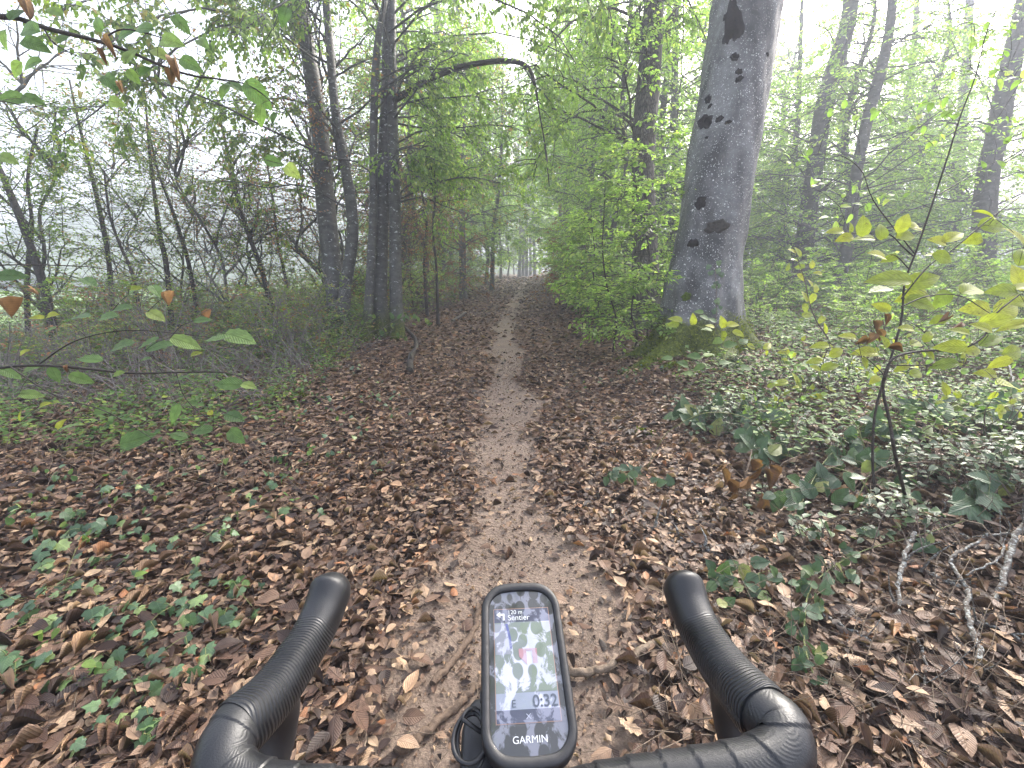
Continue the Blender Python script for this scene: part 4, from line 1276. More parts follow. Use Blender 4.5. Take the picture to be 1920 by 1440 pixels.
bush_r = [('b', 2.9, 9.3), ('b', 3.7, 11.2), ('g', 5.2, 9.2), ('b', 6.7, 10.3), ('g', 8.2, 8.7), ('b', 4.7, 13.2), ('g', 7.2, 13.2), ('b', 9.7, 12.1), ('g', 11.6, 10.2), ('b', 2.8, 13.4), ('b', 3.0, 16.4), ('g', 12.2, 15.2), ('b', 8.6, 16.2), ('b', 14.2, 12.4), ('m', 4.3, 18.5), ('b', 3.1, 20),
          ('b', 11, 18.4), ('b', 3.3, 24), ('g', 6.4, 7.9), ('g', 15.5, 16.5), ('b', 18.4, 14.6), ('b', 3.7, 28.5), ('b', 6.4, 17), ('g', 5.6, 21.5), ('t', 2.6, 11.6), ('b', 4.4, 7.6), ('b', 5.6, 6.6), ('g', 7.2, 6.8), ('b', 6.2, 5.4), ('g', 8.8, 7.4), ('b', 10.2, 8.8), ('b', 4.6, 9.8), ('b', 7.6, 9.4), ('b', 9.6, 10.6), ('g', 5.0, 5.6), ('b', 8.2, 5.9), ('b', 11.6, 7.6)]
seen_b = set()
for sd, lst in (('L', bush_l), ('R', bush_r)):
    for (kd, x, y) in lst:
        loc = ground(np.array([x, y, 0.0]))
        lab = ({'m': 'thin bush with green and rusty leaves', 'd': 'upright thin bush with dull green leaves', 'g': 'low spreading green bush', 'b': 'bright green layered bush', 't': 'nearly bare twiggy bush'}[kd]
               + (' in the thicket left of the track' if sd == 'L' else ' in the understorey right of the track'))
        gr = 'bushes in the thicket left of the track' if sd == 'L' else 'bushes in the understorey right of the track'
        o = bushes[kd] if kd not in seen_b else bushes[kd].copy()
        if kd in seen_b:
            COL.objects.link(o)
            for ch in bushes[kd].children:
                k_ = ch.copy()
                COL.objects.link(k_)
                k_.parent = o
            o.rotation_euler = (0, 0, rng.uniform(0, 6.28))
        seen_b.add(kd)
        o.location = tuple(float(v) for v in loc)
        z_ = rng.uniform(0.8, 1.2) * (1.0 if y < 14 else 1.35) * (0.62 if (sd == 'R' and y < 8) or y < 6 else 1.0)
        o.scale = (z_, z_, z_)
        tag(o, lab, 'bush', gr)

# ================================================================== understorey as ground cover
def scatter(n, fx):
    x, y = fx(n)
    return np.stack([x, y, hz(x, y)], -1)


mb = MB()
for (n, y0_, y1_, size, hmax) in [(5200, 2.5, 4.6, 0.055, 0.34), (15000, 4.3, 9, 0.072, 0.6), (17000, 9, 15, 0.10, 1.0), (20000, 15, 26, 0.14, 1.3), (14000, 26, 48, 0.24, 1.6)]:
    y = rng.uniform(y0_, y1_, n)
    xe = np.where(y < 4.6, 1.75, np.where(y < 7.4, 2.7 + 0.5 * ss(7.4, 5.5, y), np.where(y < 12, 1.75, 2.0))) + rng.exponential(0.15, n)
    x = xc(y) + xe + rng.uniform(0, 1, n) ** 1.15 * (y * 1.32)
    clump_ = wob(x * 1.7, y * 1.9) + 0.6 * wob(x * 4.1 + 5, y * 4.4)
    m_ = (clump_ > rng.normal(-0.75, 0.3, n)) & (np.hypot(x - ax[1][0], y - ax[1][1]) > 0.95)
    x, y, clump_ = x[m_], y[m_], clump_[m_]
    z = hz(x, y) + np.clip(0.05 + (0.5 + 0.4 * clump_) * hmax * rng.uniform(0.25, 1.0, len(x)), 0.03, None)
    P_ = np.stack([x, y, z], -1)
    d_ = rand_dirs(len(x), -0.45, 0.15)
    put_leaves(mb, L_FAR if y0_ < 15 else L_TINY, P_, frames(d_, np.array([0, 0, 1.0]) + rng.normal(0, 0.28, (len(x), 3))), size * rng.uniform(0.6, 1.2, len(x)), rng.uniform(0, 1, len(x)), 0)
    st = rng.integers(0, len(x), len(x) // 9)
    A_ = P_[st]
    G_ = A_ + rng.normal(0, 0.06, A_.shape)
    G_[:, 2] = hz(G_[:, 0], G_[:, 1])
    tubes(mb, np.stack([G_, (A_ + G_) / 2 + rng.normal(0, 0.03, A_.shape), A_], 1), np.array([[0.003, 0.0025, 0.0015]]) * (1 + y0_ / 20), 3, 1)
n = 9000
y = rng.uniform(1.75, 4.2, n)
x = xc(y) + 1.25 + 0.12 * (y - 1.75) + rng.exponential(0.1, n) + rng.uniform(0, 1, n) * (y * 1.25 - 0.9)
clump_ = wob(x * 2.6 + 1, y * 2.9 + 2) + 0.7 * wob(x * 6.1 + 5, y * 6.4)
m_ = clump_ > rng.normal(0.22, 0.22, n) + 0.25 * ss(2.4, 1.8, y)
x, y, clump_ = x[m_], y[m_], clump_[m_]
P_ = np.stack([x, y, hz(x, y) + 0.04 + np.clip(clump_, 0, 1.2) * 0.30 * rng.uniform(0.2, 1.0, len(x))], -1)
put_leaves(mb, L_MID, P_, frames(rand_dirs(len(x), -0.5, 0.15), np.array([0, 0, 1.0]) + rng.normal(0, 0.3, (len(x), 3))), 0.052 * rng.uniform(0.6, 1.2, len(x)), rng.uniform(0, 1, len(x)), 2)
st = rng.integers(0, len(x), len(x) // 3)
A_ = P_[st]
G_ = A_ + rng.normal(0, 0.12, A_.shape)
G_[:, 2] = hz(G_[:, 0], G_[:, 1])
tubes(mb, np.stack([G_, (A_ + G_) / 2 + rng.normal(0, 0.03, A_.shape) + [0, 0, 0.05], A_], 1), np.array([[0.0022, 0.002, 0.001]]), 4, 1)
cover = mb.build('undergrowth', [M['leaf_cover'], M['twig_brown'], M['leaf_bramble']])
tag(cover, 'low grey green bramble cover spreading behind and right of the beech', 'undergrowth', kind='stuff')

mb = MB()
for (n, y0_, y1_, size) in [(12000, 2.8, 6, 0.052), (24000, 6, 11, 0.065), (22000, 11, 22, 0.11), (10000, 22, 45, 0.22)]:
    y = rng.uniform(y0_, y1_, n)
    xl = np.where(y < 7, 1.5 + 0.12 * y, 2.3)
    x = xc(y) - xl - rng.exponential(0.1, n) - rng.uniform(0, 1, n) * (y * 1.1)
    clump_ = wob(x * 2.3 + 4, y * 2.1) + 0.7 * wob(x * 5.1 + 1, y * 5.4)
    m_ = (clump_ > rng.normal(-0.2 - 0.3 * ss(5, 8, y), 0.3, n)) & (x > meadow_edge(y) - 1)
    x, y = x[m_], y[m_]
    hm_ = np.where(y < 6, 0.22, 0.22 + 0.16 * np.clip(y - 6, 0, 6)) * (0.7 + 0.6 * ss(-1, 1, wob(x * 1.3, y * 1.2 + 3)))
    P_ = np.stack([x, y, hz(x, y) + 0.04 + hm_ * rng.uniform(0, 1, len(x)) ** 1.4], -1)
    d_ = rand_dirs(len(x), -0.5, 0.2)
    put_leaves(mb, L_FAR if y0_ < 6 else L_TINY, P_, frames(d_, np.array([0, 0, 1.0]) + rng.normal(0, 0.35, (len(x), 3))), size * rng.uniform(0.6, 1.2, len(x)), rng.uniform(0, 1, len(x)), 2 if y0_ < 6 else 0)
    if y0_ == 6:
        sel = rng.uniform(0, 1, len(x)) < 0.35
        put_leaves(mb, L_TINY, P_[sel] + [0.03, 0.02, 0.02], frames(rand_dirs(sel.sum(), -0.4, 0.2), np.array([0, 0, 1.0]) + rng.normal(0, 0.35, (sel.sum(), 3))), np.full(sel.sum(), 0.07), rng.uniform(0, 1, sel.sum()), 2)
# thin bare stems of last year's growth
n = 5600
y = rng.uniform(3.6, 18, n)
x = xc(y) - 2.3 - rng.uniform(0, 1, n) * (y * 1.05)
m_ = x > meadow_edge(y) - 0.5
x, y = x[m_], y[m_]
n = len(x)
G_ = np.stack([x, y, hz(x, y) - 0.02], -1)
ln = rng.uniform(0.25, 1.0, n) * (0.7 + 0.07 * y)
d_ = unit(np.stack([rng.normal(-0.1, 0.5, n), rng.normal(0, 0.5, n), rng.uniform(0.15, 1, n)], -1))
S_ = np.linspace(0, 1, 4)
PP = G_[:, None] + d_[:, None] * (ln[:, None] * S_)[..., None] + np.cumsum(rng.normal(0, 0.03, (n, 4, 3)), 1)
PP[:, :, 2] -= 0.25 * ln[:, None] * S_[None] ** 2
PP[:, :, 2] = np.maximum(PP[:, :, 2], hz(PP[:, :, 0], PP[:, :, 1]) + 0.01)
PP[:, 0] = G_
tubes(mb, PP, np.array([[0.005, 0.004, 0.003, 0.0015]]), 3, 1)
lcover = mb.build('undergrowth', [M['leaf_pale'], M['twig_grey'], M['leaf_cover']])
tag(lcover, 'thin tangle of bare stems and small leaves left of the track', 'undergrowth', kind='stuff')

# ================================================================== fallen leaves
def litter_field(n, y0_, y1_, size, tpls, seedmix, xw=1.25, thin=None):
    y = y0_ + (y1_ - y0_) * rng.uniform(0, 1, n)
    x = rng.uniform(-1, 1, n) * (y * xw + 0.6)
    m_ = rng.uniform(0, 1, n) < (1 - 0.94 * bare(x, y)) * (1 if thin is None else thin(x, y))
    m_ &= x > meadow_edge(y)
    x, y = x[m_], y[m_]
    n = len(x)
    P_ = np.stack([x, y, hz(x, y) + np.abs(rng.normal(0.006, 0.010, n)) + 0.004], -1)
    P_[:, 2] += 0.02 * (1 - bare(x, y)) * rng.uniform(0, 1, n)
    d_ = rand_dirs(n, -0.12, 0.16)
    nn = np.array([0, 0, 1.0]) + rng.normal(0, 0.28, (n, 3))
    return P_, frames(d_, nn), size * np.clip(rng.lognormal(-0.18, 0.42, n), 0.3, 1.9), np.clip(rng.uniform(-0.05, 1.0, n) * 0.85 + 0.09 + 0.16 * wob(x * 1.6 + 3, y * 1.5) + 0.10 * wob(x * 5.3, y * 5.1 + 2), 0, 1)


mb = MB()
near = litter_field(40000, 0.55, 3.2, 0.048, None, 0)
x, y, d = proj(near[0])
px = near[2] * F / np.maximum(d, 0.3)
vis = (x > 0) & (x < 1920) & (y > 200) & (y < 1440) & ~((x > 340) & (x < 1560) & (y > 1060) & (np.abs(x - 960) > 260) & (y > 1380))
order = np.argsort(-np.where(vis, px * (1 + 4 * (near[0][:, 2] - hz(near[0][:, 0], near[0][:, 1]))), 0))[:300]
for i_ in order:
    kk = random.choice([0, 0, 1, 1, 2, 3, 3, 4, 5])
    lift = near[0][i_].copy()
    lift[2] += 0.012
    tpl_object('leaf', 'litter%d' % kk, LITTER[kk], M['litter'], lift, near[1][i_], near[2][i_] * np.array([1, 1, 1]), floor)
rest = np.ones(len(near[0]), bool)
rest[order] = False
which = rng.choice(9, len(near[0]), p=[0.14, 0.14, 0.10, 0.12, 0.08, 0.02, 0.15, 0.15, 0.10])
for kk in range(9):
    put_leaves(mb, (LITTER + LITTER_MID)[kk], *keep(rest & (which == kk), *near))
for (n, a, b, s_) in [(44000, 3.2, 7.0, 0.061), (34000, 7.0, 13.0, 0.080)]:
    f_ = litter_field(n, a, b, s_, None, 0)
    w_ = rng.choice(3, len(f_[0]))
    for kk in range(3):
        put_leaves(mb, LITTER_MID[kk], *keep(w_ == kk, *f_))
n = 20000
y = 13 + 45 * rng.uniform(0, 1, n) ** 1.6
x = xc(y) + rng.uniform(-1, 1, n) * (3.2 + 0.1 * y)
m_ = rng.uniform(0, 1, n) > 0.8 * bare(x, y) * (y < 40)
x, y = x[m_], y[m_]
put_leaves(mb, L_TINY, np.stack([x, y, hz(x, y) + 0.012], -1), frames(rand_dirs(len(x), -0.1, 0.3), np.array([0, 0, 1.0]) + rng.normal(0, 0.35, (len(x), 3))),
           (0.075 + 0.004 * y) * rng.uniform(0.7, 1.2, len(x)), rng.uniform(0, 1, len(x)))
lit = mb.build('leaf_litter', [M['litter']], floor)
lit['kind'] = 'stuff'

# crumbs, twigs and grit on the track
mb = MB()
n = 5200
y = 0.6 + 7 * rng.uniform(0, 1, n) ** 1.7
x = xc(y) + rng.normal(0, 0.32, n)
P_ = np.stack([x, y, hz(x, y) + 0.003], -1)
put_leaves(mb, leaf_shape(1, 0.3, 0.5), P_, frames(rand_dirs(n, -0.1, 0.3), np.array([0, 0, 1.0]) + rng.normal(0, 0.5, (n, 3))), rng.uniform(0.006, 0.024, n), rng.uniform(0, 1, n) * 0.9)
n = 500
y = 0.6 + 5 * rng.uniform(0, 1, n)
x = rng.normal(0, 1, n) * (0.3 + y * 0.5)
A_ = np.stack([x, y, hz(x, y) + 0.02 + rng.uniform(0, 0.02, n)], -1)
d_ = rand_dirs(n, -0.05, 0.1)
ln = rng.uniform(0.05, 0.22, n)
PP = A_[:, None] + d_[:, None] * (ln[:, None] * np.linspace(-0.5, 0.5, 4))[..., None] + rng.normal(0, 0.006, (n, 4, 3))
tubes(mb, PP, np.array([[0.0014, 0.0016, 0.0014, 0.0008]]), 4, 1)
cr_ = mb.build('leaf_crumb_litter', [M['litter'], M['stick']], floor)
cr_['kind'] = 'stuff'
#PART2 ================================================================== near plants
RIGHT, UPC, FWD = np.array([1.0, 0, 0]), np.array([0, SP, CP]), np.array([0, CP, -SP])


def gdepth(px, py, lift=0.0):
    g = gp(px, py)
    g[2] = float(hz(g[0], g[1])) + lift
    return g


class Plant:
    """a near plant: stems given as photo polylines, each leaf a part of its own"""

    def __init__(s, name, label, cat, foot, group=None):
        s.foot = np.asarray(foot, float)
        s.t = empty(name, s.foot, label, cat, group)
        s.lines = []
        s.mb = MB()

    def stem(s, pts, r0, r1, n=None, sides=6):
        ln = smooth_line(np.array(pts), n or max(6, len(pts) * 4))
        s.lines.append(ln)
        tubes(s.mb, ln[None], np.linspace(r0, r1, len(ln))[None], sides, bump=0.05)

    def leaf(s, c, length, ang, tpl, key, mat, face=0.6, pitch=None, wid=1.0, label=None, petiole=True):
        a = R(ang + rng.normal(0, 6))
        d = RIGHT * math.cos(a) + UPC * math.sin(a) + FWD * (rng.normal(0, 0.25) if pitch is None else pitch)
        n_ = np.array([0, 0, 1.0]) * (1 - face) - FWD * face + rng.normal(0, 0.16, 3)
        fr = frames(unit(d)[None], unit(n_)[None])[0]
        base = np.asarray(c) - fr[:, 1] * length * 0.5
        o = tpl_object('leaf', key, tpl, mat, base, fr, (length * wid, length, length), s.t)
        if label: o['label'] = label
        if petiole and s.lines:
            allp = np.vstack(s.lines)
            q = allp[np.argmin(np.linalg.norm(allp - base, axis=1))]
            dist = np.linalg.norm(q - base)
            if 0.008 < dist < 0.6:
                mid = (q + base) / 2 + np.array([0, 0, 0.06 * dist]) + rng.normal(0, 0.03 * dist, 3)
                ln = smooth_line([q, mid, base], 6)
                s.lines.append(ln)
                tubes(s.mb, ln[None], np.linspace(0.0011 + 0.002 * min(dist, 0.3), 0.0008, 6)[None], 4)
        return o

    def done(s, mat, name='stem'):
        if s.mb.n: s.mb.build(name, mat, s.t)


def pxl(pts, depth):
    return [pt(x, y, depth + (q[0] if (q := r) else 0)) for (x, y, *r) in pts]


# ---- yellow green beech sapling on the right
D1 = 2.2
foot = ground(pt(1655, 1000, D1))
P1 = Plant('beech_sapling', 'tall thin beech sapling with large yellow green leaves, at the right edge', 'sapling', foot)
P1.stem([foot] + pxl([(1638, 900), (1640, 780), (1668, 680), (1690, 600), (1696, 531), (1716, 476), (1742, 400), (1775, 300), (1800, 220), (1830, 140), (1850, 60), (1882, -10)], D1), 0.007, 0.0022, 50)
P1.stem(pxl([(1712, 480), (1690, 460), (1672, 442), (1650, 436), (1610, 440)], D1), 0.004, 0.0015)
P1.stem(pxl([(1690, 560), (1740, 500), (1790, 465), (1850, 415), (1925, 360)], D1 - 0.05), 0.004, 0.002)
P1.stem(pxl([(1705, 505), (1680, 480), (1660, 478)], D1), 0.003, 0.0012)
P1.stem(pxl([(1690, 575), (1740, 555), (1800, 555), (1860, 590)], D1 - 0.1), 0.0035, 0.0015)
P1.stem(pxl([(1715, 476), (1640, 380), (1615, 320), (1570, 290), (1505, 292)], D1 + 0.2), 0.0035, 0.001)
P1.stem(pxl([(1760, 365), (1820, 330), (1890, 290)], D1 + 0.1), 0.003, 0.001)
for (x, y, l, a) in [(1566, 433, 28, 180), (1596, 427, 19, 90), (1619, 423, 36, 95), (1585, 446, 30, 190), (1622, 446, 34, 170), (1653, 433, 32, 80), (1695, 417, 36, 65), (1720, 425, 36, 20), (1701, 441, 38, 10),
                     (1760, 451, 32, 160), (1790, 442, 38, 40), (1826, 449, 34, 200), (1849, 400, 36, 100), (1864, 423, 50, -5), (1895, 371, 48, 30), (1647, 477, 36, 160), (1668, 485, 26, 200), (1770, 483, 36, -20),
                     (1749, 477, 22, 170), (1666, 523, 62, 170), (1732, 525, 56, 30), (1714, 556, 58, 190), (1728, 568, 46, -20), (1766, 561, 40, 230), (1825, 542, 52, 25), (1882, 546, 48, 180), (1912, 519, 50, 100),
                     (1910, 538, 40, 190), (1832, 579, 48, 180), (1891, 577, 58, 20), (1653, 575, 30, 150), (1760, 600, 30, 200), (1905, 440, 40, 120), (1915, 480, 36, 70)]:
    P1.leaf(pt(x, y, D1 + rng.normal(0, 0.06)), l / F * D1 * 1.12, a, L_NEAR, 'near', M['leaf_yellow'], 0.68, wid=1.15)
P1.leaf(pt(1650, 543, D1), 44 / F * D1 * 1.1, 180, L_HORN, 'horn', M['leaf_hornbeam'], 0.4, label='darker green leaf')
for (cx_, cy_, nn_, w_) in [(1847, 60, 16, 34), (1803, 137, 9, 26), (1747, 203, 12, 34), (1793, 207, 8, 22), (1743, 263, 8, 26), (1600, 213, 8, 30), (1673, 237, 9, 30), (1683, 370, 6, 20), (1570, 360, 9, 34), (1493, 293, 8, 22), (1890, 140, 10, 26),
                            (1870, 90, 10, 26), (1880, 250, 9, 30), (1630, 380, 8, 34), (1560, 410, 6, 26), (1900, 320, 8, 24)]:
    for q in range(nn_):
        P1.leaf(pt(cx_ + rng.normal(0, w_), cy_ + rng.normal(0, w_ * 0.45), D1 + 0.2 + rng.normal(0, 0.08)), rng.uniform(16, 24) / F * D1, rng.uniform(0, 360), L_NEAR, 'near', M['leaf_bright'], 0.35)
P1.done(M['twig_dark'])

# ---- crooked low branch with yellow green leaves
D2 = 1.9
foot = ground(pt(1700, 1010, D2 + 0.3))
P2 = Plant('beech_sapling', 'crooked low beech sapling with yellow green and dry brown leaves above the brambles', 'sapling', foot)
P2.stem([foot] + pxl([(1680, 860), (1668, 790), (1656, 735), (1660, 700), (1678, 670), (1730, 658), (1800, 655), (1845, 630), (1866, 590), (1912, 552)], D2), 0.008, 0.003, 46)
P2.stem(pxl([(1660, 705), (1625, 672), (1590, 655), (1540, 650)], D2 + 0.1), 0.003, 0.001)
P2.stem(pxl([(1665, 685), (1740, 685), (1830, 690), (1915, 680)], D2), 0.003, 0.001)
P2.stem(pxl([(1760, 657), (1730, 620), (1700, 600)], D2 + 0.1), 0.002, 0.001)
for (x, y, l, a) in [(1783, 650, 44, 170), (1827, 657, 36, 10), (1860, 637, 44, 30), (1770, 683, 40, 180), (1623, 660, 44, 175), (1623, 682, 26, -60), (1590, 630, 28, 170), (1537, 648, 30, 180), (1720, 643, 36, 20), (1843, 613, 34, 150),
                     (1903, 660, 50, 10), (1897, 723, 50, 0), (1773, 728, 26, 100), (1790, 735, 30, -10), (1527, 677, 28, 180), (1557, 687, 30, 20), (1870, 600, 46, 20), (1900, 610, 44, 190), (1700, 615, 30, 160), (1740, 630, 26, 60),
                     (1875, 680, 34, 200), (1660, 640, 26, 120), (1800, 620, 30, 160), (1690, 690, 26, 200), (1720, 700, 30, 10), (1850, 700, 34, 180), (1905, 565, 44, 170), (1570, 660, 30, 20), (1640, 712, 24, 200), (1745, 665, 24, -40)]:
    P2.leaf(pt(x, y, D2 + rng.normal(0, 0.08)), l / F * D2 * 1.1, a, L_NEAR, 'near', M['leaf_yellow'], 0.5)
for (x, y, l, a) in [(1627, 637, 26, -100), (1645, 628, 24, -70), (1616, 645, 24, 200), (1677, 655, 24, -30), (1763, 603, 30, 20), (1640, 612, 20, -90), (1660, 600, 22, -80), (1790, 610, 22, 40)]:
    P2.leaf(pt(x, y, D2 + 0.1), l / F * D2 * 1.2, a, LITTER[2], 'litter2', M['leaf_dry'], 0.5, label='dry brown leaf')
P2.done(M['twig_dark'])

# ---- small saplings around the beech foot
foot = gdepth(1572, 690)
P3 = Plant('beech_sapling', 'small upright sapling with small yellow leaves right of the big beech', 'sapling', foot)
D3 = float(proj(foot)[2][0])
P3.stem([foot] + pxl([(1555, 640), (1530, 600), (1517, 565), (1510, 530), (1497, 490), (1490, 470)], D3), 0.010, 0.003)
for (x, y) in [(1490, 487), (1500, 500), (1523, 495), (1503, 520), (1520, 530), (1510, 555), (1523, 560), (1510, 578), (1530, 540), (1486, 470), (1497, 472), (1540, 600), (1548, 615), (1515, 590), (1478, 500), (1534, 512)]:
    P3.leaf(pt(x, y, D3), rng.uniform(17, 25) / F * D3, rng.uniform(0, 360), L_NEAR, 'near', M['leaf_yellow'], 0.6)
P3.done(M['twig_brown'])

foot = gdepth(1585, 705)
P4 = Plant('beech_sapling', 'low twig of pale yellow leaves reaching across the mossy beech root', 'sapling', foot)
D4 = 4.1
P4.stem([foot] + pxl([(1560, 672), (1500, 658), (1430, 655), (1390, 642), (1350, 630), (1310, 612), (1275, 600)], D4), 0.006, 0.002)
for (x, y, l, a) in [(1266, 598, 28, 150), (1262, 608, 24, 190), (1300, 599, 24, 100), (1332, 611, 18, 160), (1355, 604, 26, 120), (1374, 608, 26, 10), (1385, 625, 24, -50), (1357, 631, 26, -60), (1410, 650, 22, -20), (1440, 648, 24, 30), (1470, 660, 24, 180)]:
    P4.leaf(pt(x, y, D4), l / F * D4, a, L_NEAR, 'near', M['leaf_yellow'], 0.6)
for (x, y, l, a) in [(1370, 646, 26, 10), (1325, 618, 22, 170), (1345, 640, 22, 200), (1395, 640, 22, 30), (1310, 585, 18, 160), (1320, 595, 20, 150), (1335, 600, 18, 140), (1300, 668, 26, 180), (1280, 682, 24, 170), (1330, 665, 24, 20), (1250, 672, 22, 170),
                     (1360, 680, 24, 10), (1310, 690, 24, 200), (1400, 690, 24, 0), (1440, 700, 24, 20), (1290, 700, 22, 160)]:
    P4.leaf(pt(x, y, D4 + 0.1), l / F * D4, a, L_BRAM, 'bram', M['leaf_cover'], 0.4)
P4.done(M['cane'])

foot = gdepth(1543, 765)
P5 = Plant('beech_sapling', 'tiny seedling with a few yellow leaves in the litter before the brambles', 'seedling', foot)
D5 = float(proj(foot)[2][0])
P5.stem([foot] + pxl([(1543, 730), (1543, 690), (1545, 672)], D5), 0.004, 0.002)
P5.stem(pxl([(1543, 735), (1510, 728), (1480, 720)], D5), 0.003, 0.001)
for (x, y, l, a) in [(1463, 718, 30, 190), (1493, 710, 26, 110), (1500, 727, 26, -60), (1533, 743, 26, 180), (1555, 690, 22, 20), (1530, 690, 22, 150), (1560, 730, 24, -20), (1525, 762, 22, 200), (1537, 672, 20, 100), (1475, 735, 18, 220)]:
    P5.leaf(pt(x, y, D5), l / F * D5, a, L_NEAR, 'near', M['leaf_yellow'], 0.55)
P5.done(M['twig_brown'])

# ---- brambles on the right
def bramble(label, foot_px, canes, leaves, lift, lpx, name='bramble', dark=0.45):
    foot_ = gdepth(*foot_px)
    B_ = Plant(name, label, 'bramble', foot_, 'brambles on the right verge')
    for c in canes:
        n_ = len(c)
        B_.stem([gdepth(x, y + 14, lift * (0.1 if q in (0,) else 1.0)) for q, (x, y) in enumerate(c)], 0.0035, 0.0018)
    for (x, y, *r) in leaves:
        g = gdepth(x, y + 12, 0)
        dd_ = float(proj(g)[2][0]) * 0.97
        c_ = pt(x, y, dd_)
        l_ = (r[0] if r else lpx * rng.uniform(0.8, 1.15)) / F * dd_
        c_[2] = max(c_[2], float(hz(c_[0], c_[1])) + 0.03 + lift * rng.uniform(0.3, 0.9))
        a_ = rng.uniform(0, 360)
        B_.leaf(c_, l_ * 1.15, a_, L_BRAM, 'bram', M['leaf_bramble'], dark)
        if lpx > 30 or rng.uniform() < 0.4:
            for q in (-1, 1):
                aa = R(a_ + q * 75)
                B_.leaf(c_ + (RIGHT * math.cos(aa) + UPC * math.sin(aa) * 0.6) * l_ * 0.75 - unit(np.array([math.cos(R(a_)), 0, 0.3 * math.sin(R(a_))])) * l_ * 0.4, l_ * 0.85, a_ + q * 75, L_BRAM, 'bram', M['leaf_bramble'], dark)
    B_.done(M['cane'], 'cane')
    return B_


bramble('dark green bramble trailing below the big beech', (1450, 850), [[(1450, 850), (1400, 800), (1340, 775), (1290, 785)], [(1450, 850), (1440, 800), (1470, 785)]],
        [(1293, 780), (1330, 773), (1355, 765), (1380, 773), (1357, 788), (1400, 763), (1423, 790), (1462, 790), (1387, 813), (1403, 830), (1415, 817), (1447, 833), (1450, 857), (1463, 845), (1312, 792), (1275, 772), (1430, 845), (1420, 862), (1300, 770), (1345, 800)], 0.08, 34)
bramble('dark glossy bramble arching beside the crooked sapling', (1700, 860), [[(1700, 860), (1760, 800), (1830, 775), (1910, 775)], [(1700, 860), (1660, 820), (1610, 825)], [(1690, 800), (1740, 850), (1800, 900), (1850, 940)]],
        [(1623, 813), (1603, 830), (1633, 827), (1673, 810), (1683, 823), (1713, 823), (1723, 793), (1763, 793, 40), (1797, 790), (1790, 773), (1820, 768), (1843, 775, 38), (1880, 773, 38), (1847, 807), (1810, 800), (1900, 760), (1905, 790), (1740, 770), (1700, 780), (1865, 800), (1830, 790)], 0.16, 34)
bramble('green bramble sprawling in the middle of the dead twigs', (1600, 940), [[(1640, 930), (1600, 920), (1560, 900), (1520, 900)], [(1600, 940), (1640, 880), (1670, 860)], [(1490, 960), (1530, 900), (1570, 850)]],
        [(1577, 850), (1623, 860), (1660, 860), (1630, 873), (1527, 897, 40), (1550, 897, 40), (1590, 917), (1577, 930), (1607, 943), (1473, 940), (1460, 950), (1485, 955), (1510, 930), (1560, 870), (1600, 855), (1645, 880), (1843, 927, 44), (1873, 917, 40), (1860, 940, 40), (1690, 900), (1820, 940)], 0.12, 34)
bramble('small bramble sprig just right of the grip, nearest the handlebar', (1400, 1130), [[(1400, 1130), (1410, 1090), (1440, 1075)], [(1400, 1130), (1370, 1090), (1360, 1065)], [(1395, 1125), (1360, 1130)]],
        [(1357, 1070), (1375, 1062), (1348, 1085), (1358, 1098), (1407, 1090), (1428, 1090), (1450, 1083), (1413, 1110), (1425, 1060), (1355, 1133), (1368, 1128), (1395, 1075), (1432, 1118), (1385, 1100)], 0.05, 27)
BB = bramble('long trailing bramble runner with paired leaves on the right floor', (1505, 1240), [[(1535, 1285), (1505, 1235), (1503, 1180), (1512, 1120), (1545, 1080), (1613, 1043), (1740, 1005), (1875, 963), (1930, 945)]],
             [(1587, 1037), (1600, 1047), (1537, 1057), (1527, 1067), (1513, 1075), (1573, 1080), (1573, 1068), (1590, 1078), (1550, 1092), (1510, 1097), (1602, 1093), (1497, 1107), (1513, 1113), (1530, 1123), (1512, 1140), (1533, 1140), (1527, 1157), (1497, 1153), (1500, 1163),
              (1483, 1175), (1483, 1188), (1508, 1190), (1537, 1230), (1513, 1223), (1495, 1233), (1533, 1247), (1493, 1248), (1510, 1247), (1533, 1283, 16), (1540, 1276, 14), (1627, 1003), (1640, 996), (1615, 998), (1730, 1020), (1720, 1028), (1742, 1030), (1545, 1110), (1560, 1060)], 0.06, 24)
for (x, y, l, a) in [(1797, 990, 74, 200), (1853, 977, 66, -20), (1805, 955, 40, 160)]:
    c_ = gdepth(x, y, 0.10)
    BB.leaf(c_, l / F * 1.75, a, L_MAPLE, 'maple', M['leaf_bramble'], 0.4, label='large lobed leaf')
BB.leaf(gdepth(1520, 1245, 0.03), 0.085, 100, L_NEAR, 'near', M['leaf_cover'], 0.4, label='pale green fallen leaf')
bramble('low bramble seedling in the litter beside the track', (1178, 895), [[(1185, 905), (1175, 890), (1165, 880)]], [(1155, 885), (1172, 878), (1185, 890), (1165, 898), (1190, 903), (1150, 895), (1195, 880), (1240, 905), (1255, 900), (1228, 900)], 0.04, 20)

